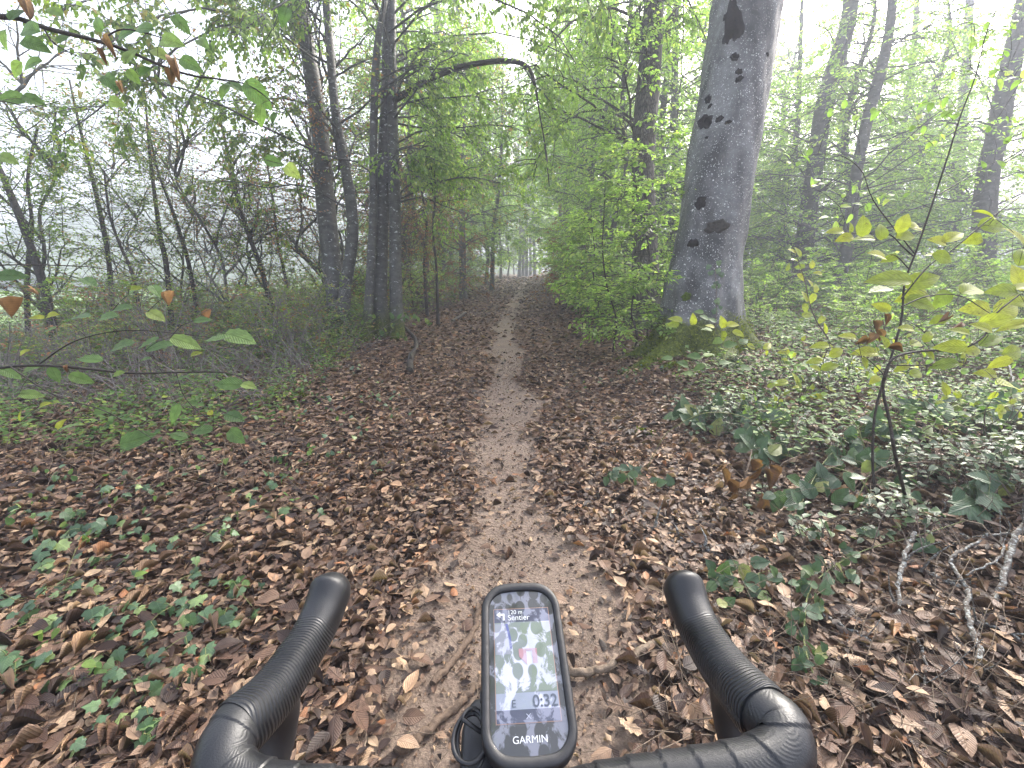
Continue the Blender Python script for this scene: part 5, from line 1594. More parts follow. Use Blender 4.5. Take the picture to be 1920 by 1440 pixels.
foot = gdepth(1400, 960)
P8 = Plant('withered_plant', 'withered plant with hanging dry brown leaves below the dark bramble', 'plant', foot)
D8 = float(proj(foot)[2][0])
P8.stem([foot] + pxl([(1402, 920), (1395, 880), (1400, 850), (1425, 840)], D8), 0.004, 0.0015)
P8.stem(pxl([(1398, 900), (1370, 875), (1352, 870)], D8), 0.003, 0.001)
P8.stem(pxl([(1402, 915), (1430, 880), (1445, 872)], D8), 0.003, 0.001)
for (x, y, l) in [(1357, 890, 40), (1392, 903, 36), (1418, 890, 34), (1440, 900, 44), (1423, 940, 36), (1365, 910, 34), (1448, 885, 30), (1408, 870, 30), (1375, 925, 30), (1350, 880, 28)]:
    P8.leaf(pt(x, y, D8), l / F * D8, rng.uniform(-120, -60), LITTER[2], 'litter2', M['leaf_dry'], 0.6)
P8.done(M['stick'])

seed_where = [((1440, 800), 'before the dark trailing bramble', 0.35), ((1500, 760), 'just behind the tiny yellow seedling', 0.5), ((1620, 770), 'left of the crooked sapling foot', 0.55), ((1755, 800), 'right of the crooked sapling', 0.6),
              ((1860, 830), 'at the right edge above the lobed leaf', 0.6), ((1880, 740), 'under the tall sapling leaves at the right edge', 0.7), ((1690, 720), 'between the two right saplings', 0.6), ((1590, 730), 'behind the crooked sapling, left side', 0.5), ((1800, 710), 'behind the crooked sapling, right side', 0.6),
              ((1460, 690), 'beside the grass tuft at the beech', 0.45)]
for q_, ((x, y), wh, h_) in enumerate(seed_where):
    foot = gdepth(x, y)
    S9 = Plant('seedling', 'leafy yellow green seedling ' + wh, 'seedling', foot, 'seedlings on the right verge')
    dd_ = float(proj(foot)[2][0])
    for k_ in range(3):
        tp_ = foot + np.array([rng.normal(0, 0.3 * h_), rng.normal(0, 0.2 * h_), h_ * rng.uniform(0.6, 1.0)])
        S9.stem([foot, foot + (tp_ - foot) * 0.5 + rng.normal(0, 0.03, 3), tp_], 0.003, 0.001, 10)
        for m_ in range(8):
            t_ = rng.uniform(0.25, 1.05)
            S9.leaf(foot + (tp_ - foot) * t_ + np.array([rng.normal(0, 0.06), rng.normal(0, 0.05), rng.normal(0, 0.03)]), rng.uniform(0.045, 0.075), rng.uniform(0, 360), L_NEAR, 'near', M['leaf_yellow'] if rng.uniform() < 0.5 else M['leaf_bright'], rng.uniform(0.2, 0.6))
    S9.done(M['twig_brown'])
for q_ in range(16):
    x, y = rng.uniform(1380, 1900), rng.uniform(800, 1010)
    a0_ = gdepth(x, y)
    l_ = rng.uniform(0.5, 1.1)
    an = rng.uniform(0, 6.28)
    dv = np.array([math.cos(an), 0.6 * math.sin(an), 0])
    pts_ = [a0_, a0_ + dv * l_ * 0.25 + [0, 0, 0.24 * l_], a0_ + dv * l_ * 0.55 + [0, 0, 0.30 * l_], a0_ + dv * l_ * 0.85 + [0, 0, 0.16 * l_], ground(a0_ + dv * l_) + [0, 0, 0.02]]
    root = empty('dead_cane', a0_, 'thin brown dead cane arching low among the brambles', 'cane', 'dead canes arching over the right verge')
    mb = MB()
    ln_ = smooth_line(pts_, 24)
    ln_[1:] += np.cumsum(rng.normal(0, 0.004, (23, 3)), 0)
    tubes(mb, ln_[None], np.linspace(0.0038, 0.0015, 24)[None], 6, bump=0.05)
    mb.build('wood', M['stick'] if q_ % 3 else M['cane'], root)

# ---- hornbeam twig in the left foreground
D6 = 1.75
foot = ground(np.array([-3.3, 2.5, 0]))
P6 = Plant('hornbeam_branch', 'leafy hornbeam twig reaching in from the left edge, large toothed leaves', 'branch', foot)
P6.stem([foot, foot + [0.4, -0.3, 0.55]] + pxl([(-60, 700), (0, 690), (70, 685), (150, 690), (250, 700), (330, 698), (430, 700), (490, 728)], D6), 0.009, 0.002, 44)
P6.stem(pxl([(-80, 500), (0, 497), (90, 497), (200, 505), (290, 540)], D6 + 0.1) , 0.004, 0.0012)
P6.stem(pxl([(-60, 700), (-90, 600), (-80, 500)], D6), 0.006, 0.004)
P6.stem(pxl([(20, 688), (100, 740), (190, 768), (250, 800), (320, 845)], D6 - 0.05), 0.003, 0.001)
P6.stem(pxl([(70, 685), (140, 640), (230, 620), (330, 625), (450, 640)], D6 + 0.05), 0.003, 0.001)
P6.stem(pxl([(330, 698), (350, 750), (400, 790), (450, 800)], D6), 0.0025, 0.001)
for (x, y, l, a) in [(230, 647, 52, 20), (302, 648, 46, 15), (277, 643, 38, 200), (350, 643, 46, -10), (400, 635, 46, 170), (450, 633, 62, -15), (147, 595, 58, 5), (203, 593, 40, -5), (230, 577, 38, 10), (167, 528, 40, -25), (293, 545, 36, -30), (22, 517, 46, 0), (293, 592, 36, -30),
                     (257, 823, 58, 30), (328, 777, 36, -100), (377, 807, 40, 180), (443, 818, 46, -25), (440, 782, 40, -10), (362, 757, 24, 0), (333, 817, 30, 170), (427, 720, 46, 170), (467, 723, 30, -20), (337, 710, 28, 200), (153, 710, 36, -20), (103, 703, 30, -70),
                     (167, 673, 38, 175), (193, 770, 28, 10), (273, 673, 24, 20), (223, 700, 22, 20), (60, 690, 32, 30), (20, 700, 36, -30), (250, 545, 30, 20), (90, 620, 30, 200), (380, 600, 28, 10), (60, 740, 34, -10), (130, 800, 34, 20)]:
    P6.leaf(pt(x, y, D6 + rng.normal(0, 0.05)), l / F * D6 * 1.1, a, L_HORN, 'horn', M['leaf_hornbeam'], 0.45)
for (x, y, l, a) in [(67, 595, 26, 170), (97, 590, 28, 10), (83, 758, 24, 20), (113, 795, 24, 60), (37, 780, 22, 90), (367, 663, 24, 10), (393, 773, 20, 170), (255, 540, 22, 10), (45, 660, 24, 20)]:
    P6.leaf(pt(x, y, D6), l / F * D6, a, L_NEAR, 'near', M['leaf_yellow'], 0.6, label='small yellow leaf')
for (x, y, l, a) in [(38, 577, 42, -95), (130, 693, 18, -60), (73, 547, 26, -30), (325, 560, 30, -90), (395, 590, 22, -100)]:
    P6.leaf(pt(x, y, D6), l / F * D6, a, LITTER[2], 'litter2', M['leaf_dry'], 0.5, label='dry brown leaf')
P6.done(M['twig_dark'])

foot = gdepth(730, 640)
P10 = Plant('hornbeam_sprig', 'pale green leafy sprig at the foot of the hornbeam clump', 'seedling', foot)
D10 = float(proj(foot)[2][0])
P10.stem([foot] + pxl([(735, 615), (760, 602), (800, 600)], D10), 0.005, 0.001)
P10.stem([foot] + pxl([(715, 615), (690, 600), (650, 590)], D10), 0.005, 0.001)
P10.stem([foot] + pxl([(700, 640), (670, 632), (640, 636)], D10), 0.005, 0.001)
for q in range(46):
    x, y = [(760, 602), (795, 602), (735, 612), (690, 598), (650, 592), (640, 632), (672, 634), (712, 640), (745, 634)][q % 9]
    P10.leaf(pt(x + rng.normal(0, 12), y + rng.normal(0, 6), D10 + rng.normal(0, 0.06)), rng.uniform(0.09, 0.15), rng.uniform(0, 360), L_NEAR, 'near', M['leaf_cover'], 0.4)
P10.done(M['twig_brown'])

# ---- overhanging branch, upper left
D7 = 1.9
foot = ground(np.array([-4.2, 2.0, 0]))
P7 = Plant('hornbeam_branch', 'overhanging branch with large soft leaves in the upper left corner', 'branch', foot)
P7.stem([foot, foot + [0.5, 0, 1.3]] + pxl([(-120, 60), (0, 32), (50, 40), (87, 53), (143, 67), (187, 78), (233, 93), (280, 113), (320, 130), (367, 143), (400, 147), (467, 160), (520, 200)], D7), 0.014, 0.002, 56)
P7.stem(pxl([(83, 55), (100, 80), (140, 103), (177, 117)], D7), 0.004, 0.001)
P7.stem(pxl([(-60, 200), (0, 190), (60, 200), (110, 190)], D7), 0.003, 0.001)
P7.stem(pxl([(-120, 60), (-110, 140), (-60, 200)], D7), 0.006, 0.003)
P7.stem(pxl([(187, 78), (230, 55), (300, 70), (360, 95), (480, 170)], D7 + 0.1), 0.004, 0.001)
for (x, y, l, a) in [(50, 55, 50, 170), (65, 83, 46, -30), (57, 120, 42, 200), (20, 183, 42, 190), (63, 187, 36, -20), (7, 73, 34, -90), (243, 103, 36, 60), (205, 152, 40, -50), (217, 192, 32, -20), (250, 143, 28, -40), (270, 132, 26, 20), (420, 170, 34, 250), (488, 217, 36, 250),
                     (513, 220, 24, 250), (357, 120, 38, -20), (483, 177, 56, -40), (267, 53, 42, 170), (320, 77, 46, -20), (233, 63, 42, 200), (533, 30, 36, 260), (513, 303, 32, -20), (547, 320, 36, -40), (183, 43, 32, 120), (13, 297, 36, -20), (160, 120, 30, 10), (300, 100, 34, -30),
                     (390, 165, 30, 220), (440, 160, 34, -20), (120, 70, 30, 60), (30, 25, 34, 60), (100, 20, 30, 160), (30, 130, 34, 220), (340, 45, 34, -40), (380, 80, 32, -30)]:
    P7.leaf(pt(x, y, D7 + rng.normal(0, 0.06)), l / F * D7 * 1.1, a, L_NEAR, 'near', M['leaf_hornbeam'], 0.75, wid=1.15)
for (x, y, l, a) in [(67, 27, 52, -60), (210, 97, 46, -55), (340, 137, 50, -65), (233, 167, 24, -80), (200, 110, 34, -70), (330, 150, 34, -80)]:
    P7.leaf(pt(x, y, D7), l / F * D7, a, LITTER[2], 'litter2', M['leaf_dry'], 0.5, label='dry brown leaf')
P7.done(M['twig_dark'])

# ---- ivy creeping over the litter
ivy_spots = [
    ('ivy creeping through the litter at the left edge', [(210, 190), (240, 300), (270, 370), (180, 650), (120, 640), (330, 710), (250, 270), (40, 560), (10, 820), (20, 880), (60, 960), (100, 930), (30, 1040), (160, 930), (230, 900)], 40),
    ('ivy patch of pale green leaves left of the left grip', [(620, 1000), (660, 990), (700, 900), (780, 990), (640, 920), (1010, 990), (1120, 990), (900, 900), (790, 870), (1160, 900), (1060, 800), (1200, 850), (350, 1010), (400, 1000), (380, 1050)], 34),
    ('ivy vine crossing the litter above the pale patch', [(1180, 655), (1240, 640), (1130, 665), (1020, 690), (1050, 700), (920, 620), (1040, 610), (720, 610), (580, 640), (540, 650), (1110, 570), (860, 740), (830, 780), (1300, 690)], 36),
    ('ivy sprigs in the upper left part of the litter', [(450, 110), (410, 150), (590, 130), (640, 125), (390, 440), (450, 480), (540, 495), (330, 500), (230, 510), (420, 90), (560, 150), (480, 130), (380, 250), (240, 80)], 32),
    ('small ivy sprigs beside the left grip tip', [(1210, 450), (980, 250), (1120, 120), (1230, 200), (1120, 410), (1120, 350), (870, 260), (700, 300), (620, 300), (1430, 630), (1320, 680), (1020, 500), (1340, 70), (1520, 40), (1600, 40), (1810, 50)], 26),
    ('large ivy leaves low at the bottom left', [(880, 1270), (800, 1340), (820, 1250), (430, 1390), (860, 1310)], 40),
]
for (lab, pts_, lpx) in ivy_spots:
    pp_ = [(x / 3, 960 + y / 3) for x, y in pts_]
    I_ = Plant('ivy', lab, 'ivy', gdepth(*pp_[0]), 'ivy creeping over the litter')
    ch = pp_[:]
    line = [ch.pop(0)]
    while ch:
        k_ = min(range(len(ch)), key=lambda i_: (ch[i_][0] - line[-1][0]) ** 2 + (ch[i_][1] - line[-1][1]) ** 2)
        line.append(ch.pop(k_))
    I_.stem([gdepth(x, y, 0.012) for x, y in line[:6]], 0.0018, 0.001, 24)
    for (x, y) in pp_:
        for rep_ in range(2):
            x2, y2 = x + rep_ * rng.normal(0, 16), y + rep_ * rng.normal(0, 9)
            g = gdepth(x2, y2, rng.uniform(0.025, 0.06))
            I_.leaf(g, lpx * (1.0 if rep_ == 0 else 0.75) * rng.uniform(0.8, 1.1) / F * float(proj(g)[2][0]) * 0.85, rng.uniform(180, 360), L_IVY, 'ivy', M['leaf_ivy'], rng.uniform(0.0, 0.4), pitch=rng.normal(-0.3, 0.5))
    I_.done(M['cane'], 'vine')
for (lab, (x0_, x1_, y0_, y1_), n_) in [('scattered ivy on the litter left of the track, halfway to the trunks', (420, 720, 830, 950), 60), ('thin ivy under the left hornbeam twig', (180, 480, 850, 960), 50), ('ivy and bramble seedlings before the hornbeam clump', (430, 760, 690, 800), 90),
                                        ('small ivy sprigs below the mossy beech roots', (1060, 1240, 680, 730), 36), ('ivy carpet left of the left grip, lower half', (20, 420, 1150, 1400), 34), ('ivy carpet at the left, level with the grip tip', (60, 520, 990, 1150), 44), ('ivy at the far left edge above the bottom corner', (0, 200, 890, 1010), 36), ('ivy seedlings among the litter right of the left hornbeam twig', (480, 720, 730, 830), 40)]:
    I_ = Plant('ivy', lab, 'ivy', gdepth((x0_ + x1_) / 2, (y0_ + y1_) / 2), 'ivy creeping over the litter')
    I_.stem([gdepth(x, y, 0.012) for x, y in zip(np.linspace(x0_, x1_, 6), rng.uniform(y0_, y1_, 6))], 0.0018, 0.001, 24)
    cc = [(rng.uniform(x0_, x1_), rng.uniform(y0_, y1_)) for q in range(n_ // 5)]
    for q in range(n_):
        a_, b_ = cc[q % len(cc)]
        g = gdepth(a_ + rng.normal(0, 16), b_ + rng.normal(0, 8), rng.uniform(0.03, 0.09))
        I_.leaf(g, rng.uniform(0.028, 0.048), rng.uniform(0, 360), L_IVY if q % 3 else L_BRAM, 'ivy' if q % 3 else 'bram', M['leaf_ivy'] if q % 3 else M['leaf_cover'], rng.uniform(0, 0.4), pitch=rng.normal(0, 0.5), petiole=False)
    I_.done(M['cane'], 'vine')
# a few ivy leaves on the beech bark
mbv = MB()
ivl = []
for (x, y) in [(1330, 498), (1345, 505), (1352, 512), (1332, 510), (1340, 530), (1348, 534), (1336, 536), (1342, 562), (1350, 575), (1338, 580), (1346, 490)]:
    p_, n_ = on_beech(x, y)
    if p_ is None: continue
    if np.dot(n_, CAM - p_) < 0: n_ = -n_
    d_ = unit(np.array([rng.normal(0, 0.6), 0, -1.0]))
    tpl_object('ivy_leaf', 'ivy', L_IVY, M['leaf_ivy'], p_ + n_ * 0.02, frames(d_[None], (n_ + rng.normal(0, 0.2, 3))[None])[0], rng.uniform(0.07, 0.11), beech)
    ivl.append(p_ + n_ * 0.01)
ivl = sorted(ivl, key=lambda v: v[2])
tubes(mbv, smooth_line(np.array([on_beech(1340, 620)[0] + [0, -0.02, 0], on_beech(1343, 580)[0] + [0, -0.01, 0], on_beech(1342, 540)[0] + [0, -0.01, 0], on_beech(1340, 495)[0] + [0, -0.01, 0]]), 20)[None], np.linspace(0.006, 0.003, 20)[None], 5)
mbv.build('ivy_stem', M['twig_brown'], beech)

# ---- grass tuft at the foot of the beech
g = gdepth(1372, 690)
gt = empty('grass_tuft', g, 'tuft of thin dark grass between the beech roots', 'grass tuft')
mb = MB()
n = 160
o_ = g + np.stack([rng.normal(0, 0.10, n), rng.normal(0, 0.06, n), np.zeros(n)], -1)
d_ = unit(np.stack([rng.normal(0, 0.5, n), rng.normal(0, 0.5, n) - 0.2, np.ones(n)], -1))
S_ = np.linspace(0, 1, 5)
ln = rng.uniform(0.15, 0.36, n)
PP = o_[:, None] + d_[:, None] * (ln[:, None] * S_)[..., None]
PP[:, :, 2] -= 0.5 * ln[:, None] * S_ ** 2 * rng.uniform(0.3, 1.0, n)[:, None]
tubes(mb, PP, np.array([[0.003, 0.003, 0.0025, 0.0018, 0.0006]]), 3, 0, rng.uniform(0, 1, n))
mb.build('blade_tuft', M['grass'], gt)['kind'] = 'stuff'
for (px, py, a, b, c, lab) in [(1205, 815, 0.10, 0.07, 0.04, 'small olive moss cushion in the litter below the beech'), (1768, 835, 0.06, 0.05, 0.05, 'bright moss cushion among the brambles at the right'), (565, 745, 0.11, 0.07, 0.04, 'moss cushion in the litter left of the track')]:
    q_ = gdepth(px, py)
    o = moss_cushion(None, q_, a, b, c, 'moss_cushion', 400)
    tag(o, lab, 'moss')

# ================================================================== sticks and dead twigs
def stick(label, pts, w0, w1, mat, lift=0.012, name='fallen_stick', stubs=0, group=None, lifts=None, cat='stick'):
    P_ = [gdepth(x, y, lift if lifts is None else lifts[q]) for q, (x, y) in enumerate(pts)]
    dep = float(proj(P_[0])[2][0])
    ln = smooth_line(np.array(P_), max(14, 6 * len(pts)))
    ln[1:-1] += rng.normal(0, 0.004, ln[1:-1].shape)
    root = empty(name, P_[0], label, cat, group)
    mb = MB()
    tubes(mb, ln[None], np.linspace(w0 / F * dep / 2, w1 / F * dep / 2, len(ln))[None], 8, cap=True, bump=0.10)
    for q in range(stubs):
        i_ = rng.integers(2, len(ln) - 2)
        d = unit(np.cross(ln[i_ + 1] - ln[i_], [0, 0, 1.0]) * rng.choice([-1, 1]) + [0, 0, 0.5] + rng.normal(0, 0.3, 3))
        l2 = rng.uniform(0.06, 0.2)
        tubes(mb, smooth_line([ln[i_], ln[i_] + d * l2 * 0.5, ln[i_] + d * l2 + rng.normal(0, 0.02, 3)], 6)[None], np.linspace(w1 / F * dep / 3, 0.0012, 6)[None], 5)
    mb.build('wood', mat, root)
    return root


stick('curved grey brown stick on the track right of the bike computer', [(1010, 1262), (1080, 1275), (1117, 1272), (1170, 1250), (1230, 1215), (1300, 1178)], 13, 16, M['stick'], 0.024)
stick('exposed thin root left of the bike computer, upper one', [(897, 1140), (885, 1200), (850, 1245), (812, 1295)], 9, 12, M['root'], 0.014)
stick('exposed root running to the bottom edge left of the computer', [(930, 1255), (885, 1302), (850, 1340), (800, 1385), (745, 1425)], 10, 15, M['root'], 0.016)
stick('dark dead branch lying beside the hornbeam clump', [(752, 612), (775, 635), (781, 655), (772, 675), (768, 702)], 5, 8, M['twig_dark'], 0.05, 'fallen_branch', 2, cat='branch')
stick('dark broken log piece on the left verge farther up', [(848, 606), (872, 590)], 6, 8, M['twig_dark'], 0.04, cat='log')
stick('short dark stick near the track, left of the moss cushion', [(1048, 806), (1062, 783)], 6, 8, M['twig_dark'])
stick('short grey stick just left of the moss cushion below the beech', [(1139, 778), (1152, 806)], 6, 7, M['stick'])
stick('lichen grey stick pointing at the right grip', [(1190, 985), (1250, 1005), (1330, 1040), (1375, 1055)], 6, 11, M['twig_lichen'], 0.015, stubs=3)
stick('thin twig left of the computer under the left grip', [(640, 1240), (660, 1290), (684, 1340), (686, 1425)], 4, 3, M['stick'])
stick('short pale twig beside the left grip', [(446, 1232), (472, 1262)], 4, 4, M['twig_lichen'])
Z8 = lambda L_: [(1280 + x / 3, 960 + y / 3) for x, y in L_]
dead = [
    ('upright stub of lichen covered twig among the dead branches', [(1185, 745), (1190, 520), (1210, 380), (1270, 250)], 8, 9, [0.0, 0.06, 0.10, 0.12]),
    ('crooked pale lichen branch snaking down the right side', [(1720, 1090), (1640, 1000), (1650, 900), (1620, 760), (1570, 640), (1580, 520), (1480, 390), (1500, 350), (1640, 270)], 13, 7, [0.01, 0.02, 0.04, 0.05, 0.06, 0.07, 0.08, 0.09, 0.1]),
    ('rough grey branch rising at the right edge', [(1740, 560), (1780, 450), (1830, 270), (1915, 170)], 9, 12, [0.02, 0.05, 0.1, 0.16]),
    ('thin lichen twig linking the stub and the crooked branch', [(1250, 350), (1400, 400), (1540, 470)], 6, 8, None),
    ('short broken twig lying left of the lichen stub', [(780, 620), (900, 690), (1050, 760)], 6, 4, None),
    ('thin wavy twig below the lichen stub', [(1280, 690), (1340, 880), (1350, 1000), (1420, 1150)], 5, 3, None),
    ('thin twig lying across the crooked branch', [(1420, 930), (1560, 970), (1700, 1050)], 6, 3, None),
    ('long straight twig crossing to the right edge', [(1480, 620), (1700, 680), (1925, 790)], 4, 5, None),
    ('pale twig slanting under the bramble runner', [(1330, 0), (1480, 90), (1640, 240)], 4, 6, None),
    ('horizontal pale twig joining the crooked branch top', [(1640, 260), (1780, 240), (1925, 225)], 5, 4, [0.1, 0.1, 0.1]),
    ('thin curved twig over the crooked branch', [(1755, 265), (1740, 380), (1560, 460)], 4, 3, [0.1, 0.1, 0.08]),
    ('straight stick standing by the brambles with a kink', [(1700, -330), (1830, -560), (1780, -640)], 4, 4, [0.05, 0.15, 0.3]),
]
for (lab, pts_, w0, w1, lf) in dead:
    stick(lab, Z8(pts_), w0, w1, M['twig_lichen'], 0.03, 'dead_twig', 2, 'dead twigs on the right verge', lf, 'twig')
# fine dead stalks around them
mb = MB()
n = 560
px_ = rng.uniform(1250, 1930, n)
py_ = rng.uniform(740, 1400, n)
for q in range(n):
    g = gdepth(px_[q], py_[q], 0.02)
    d = unit(np.array([rng.normal(0, 1), rng.normal(0, 0.8), abs(rng.normal(0, 0.35))]))
    l_ = rng.uniform(0.10, 0.5)
    tubes(mb, smooth_line([g, g + d * l_ * 0.5 + rng.normal(0, 0.02, 3), g + d * l_ + rng.normal(0, 0.03, 3) - [0, 0, 0.1 * l_]], 6)[None], np.linspace(0.0018, 0.0008, 6)[None], 4)
n = 300
px_ = rng.uniform(-20, 600, n)
py_ = rng.uniform(640, 930, n)
for q in range(n):
    g = gdepth(px_[q], py_[q], 0.02)
    d = unit(np.array([rng.normal(0, 0.8), rng.normal(0, 0.6), abs(rng.normal(0, 0.8))]))
    l_ = rng.uniform(0.12, 0.55)
    tubes(mb, smooth_line([g, g + d * l_ * 0.5 + rng.normal(0, 0.03, 3), g + d * l_ + rng.normal(0, 0.04, 3) - [0, 0, 0.12 * l_]], 6)[None], np.linspace(0.0028, 0.001, 6)[None], 4)
st = mb.build('dead_stalk_litter', M['stick'], floor)
st['kind'] = 'stuff'

# ================================================================== the bicycle
def loft(mb, C, side, upv, rx, ry, seg=28, power=2.0, cap0=True, cap1=True, mat=0, wrap=None):
    C = np.asarray(C, float)
    K = len(C)
    th_ = np.linspace(0, 2 * np.pi, seg, endpoint=False)
    c, s_ = np.cos(th_), np.sin(th_)
    e = 2.0 / power
    cx_, sy_ = np.sign(c) * np.abs(c) ** e, np.sign(s_) * np.abs(s_) ** e
    L = np.concatenate([[0], np.cumsum(np.linalg.norm(C[1:] - C[:-1], axis=1))])
    k3 = np.ones((K, seg))
    if wrap:
        ph_ = (L[:, None] / wrap[0] + th_[None] / 6.2832 * wrap[2]) % 1.0
        k3 = 1 + wrap[1] * (1 - ph_) ** 1.5 / np.maximum(rx[:, None], 1e-6)
    V_ = C[:, None] + side[:, None] * (rx[:, None] * cx_ * k3)[..., None] + upv[:, None] * (ry[:, None] * sy_ * k3)[..., None]
    uv = np.stack([np.broadcast_to(th_[None] / 6.2832, (K, seg)), np.broadcast_to(L[:, None], (K, seg))], -1)
    k_ = np.arange(K - 1)[:, None]
    j_ = np.arange(seg)[None]
    a, b = k_ * seg + j_, k_ * seg + (j_ + 1) % seg
    mb.add(V_.reshape(-1, 3), np.stack([a, b, b + seg, a, b + seg, a + seg], -1).reshape(-1, 3), uv.reshape(-1, 2), None, mat)
    for on, e_, fl_ in ((cap0, 0, True), (cap1, K - 1, False)):
        if on:
            VV = np.vstack([V_[e_], C[e_]])
            jj = np.arange(seg)
            t3 = np.stack([jj, (jj + 1) % seg, np.full(seg, seg)], -1)
            mb.add(VV, t3[:, ::-1] if fl_ else t3, np.tile([[0.5, L[e_]]], (seg + 1, 1)), None, mat)


def rubber_mat(name, pattern):
    m, n, out = new_mat(name)
    lk = n.links.new
    uv = N(n, 'ShaderNodeUVMap', _uv_map='uv')
    sx = n.nodes.new('ShaderNodeSeparateXYZ')
    lk(uv.outputs[0], sx.inputs[0])
    no = N(n, 'ShaderNodeTexNoise', Scale=900.0, Detail=3.0)
    tc = n.nodes.new('ShaderNodeTexCoord')
    lk(tc.outputs['Object'], no.inputs['Vector'])
    big = N(n, 'ShaderNodeTexNoise', Scale=45.0, Detail=4.0)
    lk(tc.outputs['Object'], big.inputs['Vector'])
    if pattern == 'hood':
        # slanting ribs over the middle of the hood, smooth at both ends
        ph = math_n(n, 'ADD', math_n(n, 'MULTIPLY', sx.outputs[1], 2300.0), math_n(n, 'MULTIPLY', math_n(n, 'SINE', math_n(n, 'MULTIPLY', sx.outputs[0], 25.0)), 3.0))
        rib = math_n(n, 'SINE', ph)
        r1 = N(n, 'ShaderNodeMapRange')
        lk(sx.outputs[1], r1.inputs[0])
        r1.inputs[1].default_value, r1.inputs[2].default_value = 0.052, 0.070
        r2 = N(n, 'ShaderNodeMapRange')
        lk(sx.outputs[1], r2.inputs[0])
        r2.inputs[1].default_value, r2.inputs[2].default_value = 0.150, 0.136
        hgt_ = math_n(n, 'MULTIPLY', math_n(n, 'MULTIPLY', rib, r1.outputs[0]), r2.outputs[0])
        strength, dist = 0.7, 0.0010
    else:
        strength, dist = 0.5, 0.0012
        # overlapping wraps of tape, each slanting, with embossed strokes
        w_ = math_n(n, 'FRACT', math_n(n, 'ADD', math_n(n, 'MULTIPLY', sx.outputs[1], 36.0), math_n(n, 'MULTIPLY', sx.outputs[0], 1.0)))
        fine = math_n(n, 'SINE', math_n(n, 'ADD', math_n(n, 'MULTIPLY', sx.outputs[1], 2400.0), math_n(n, 'MULTIPLY', math_n(n, 'ABSOLUTE', math_n(n, 'SINE', math_n(n, 'MULTIPLY', sx.outputs[0], 18.8))), 14.0)))
        msk = math_n(n, 'GREATER_THAN', math_n(n, 'SINE', math_n(n, 'MULTIPLY', sx.outputs[0], 37.7)), 0.1)
        hgt_ = math_n(n, 'MULTIPLY', math_n(n, 'MULTIPLY', fine, msk), 0.07)
    hgt_ = math_n(n, 'ADD', hgt_, math_n(n, 'MULTIPLY', no.outputs['Fac'], 0.25))
    bp = N(n, 'ShaderNodeBump', Strength=strength, Distance=dist)
    lk(hgt_, bp.inputs['Height'])
    cr = ramp(n, [(0.3, (0.006, 0.0065, 0.008)), (0.75, (0.013, 0.014, 0.017))])
    lk(big.outputs['Fac'], cr.inputs[0])
    rr_ = ramp(n, [(0.3, 0.36), (0.7, 0.55)])
    lk(big.outputs['Fac'], rr_.inputs[0])
    pb = N(n, 'ShaderNodeBsdfPrincipled')
    lk(cr.outputs[0], pb.inputs['Base Color'])
    lk(rr_.outputs[0], pb.inputs['Roughness'])
    lk(bp.outputs[0], pb.inputs['Normal'])
    lk(pb.outputs[0], out.inputs['Surface'])
    return m


M['hood'] = rubber_mat('hood_rubber', 'hood')
M['tape'] = rubber_mat('bar_tape', 'tape')
M['black'] = simple_mat('black_plastic', (0.012, 0.012, 0.014), 0.45, noise=0.3)
M['silicone'] = simple_mat('silicone', (0.008, 0.008, 0.010), 0.55, noise=0.35, nscale=180, bumps=0.15)
M['tyre'] = simple_mat('tyre', (0.015, 0.014, 0.013), 0.8, noise=0.4, bumps=0.6)
M['frame_paint'] = simple_mat('frame_paint', (0.03, 0.035, 0.04), 0.3, noise=0.1, coat=0.5)
M['metal'] = simple_mat('metal', (0.45, 0.45, 0.46), 0.35, 1.0)

bike = empty('bicycle', (0.0, 0.40, float(hz(0, 0.4))), 'black dropped handlebar of the bicycle with rubber hoods and wrapped tape', 'bicycle')


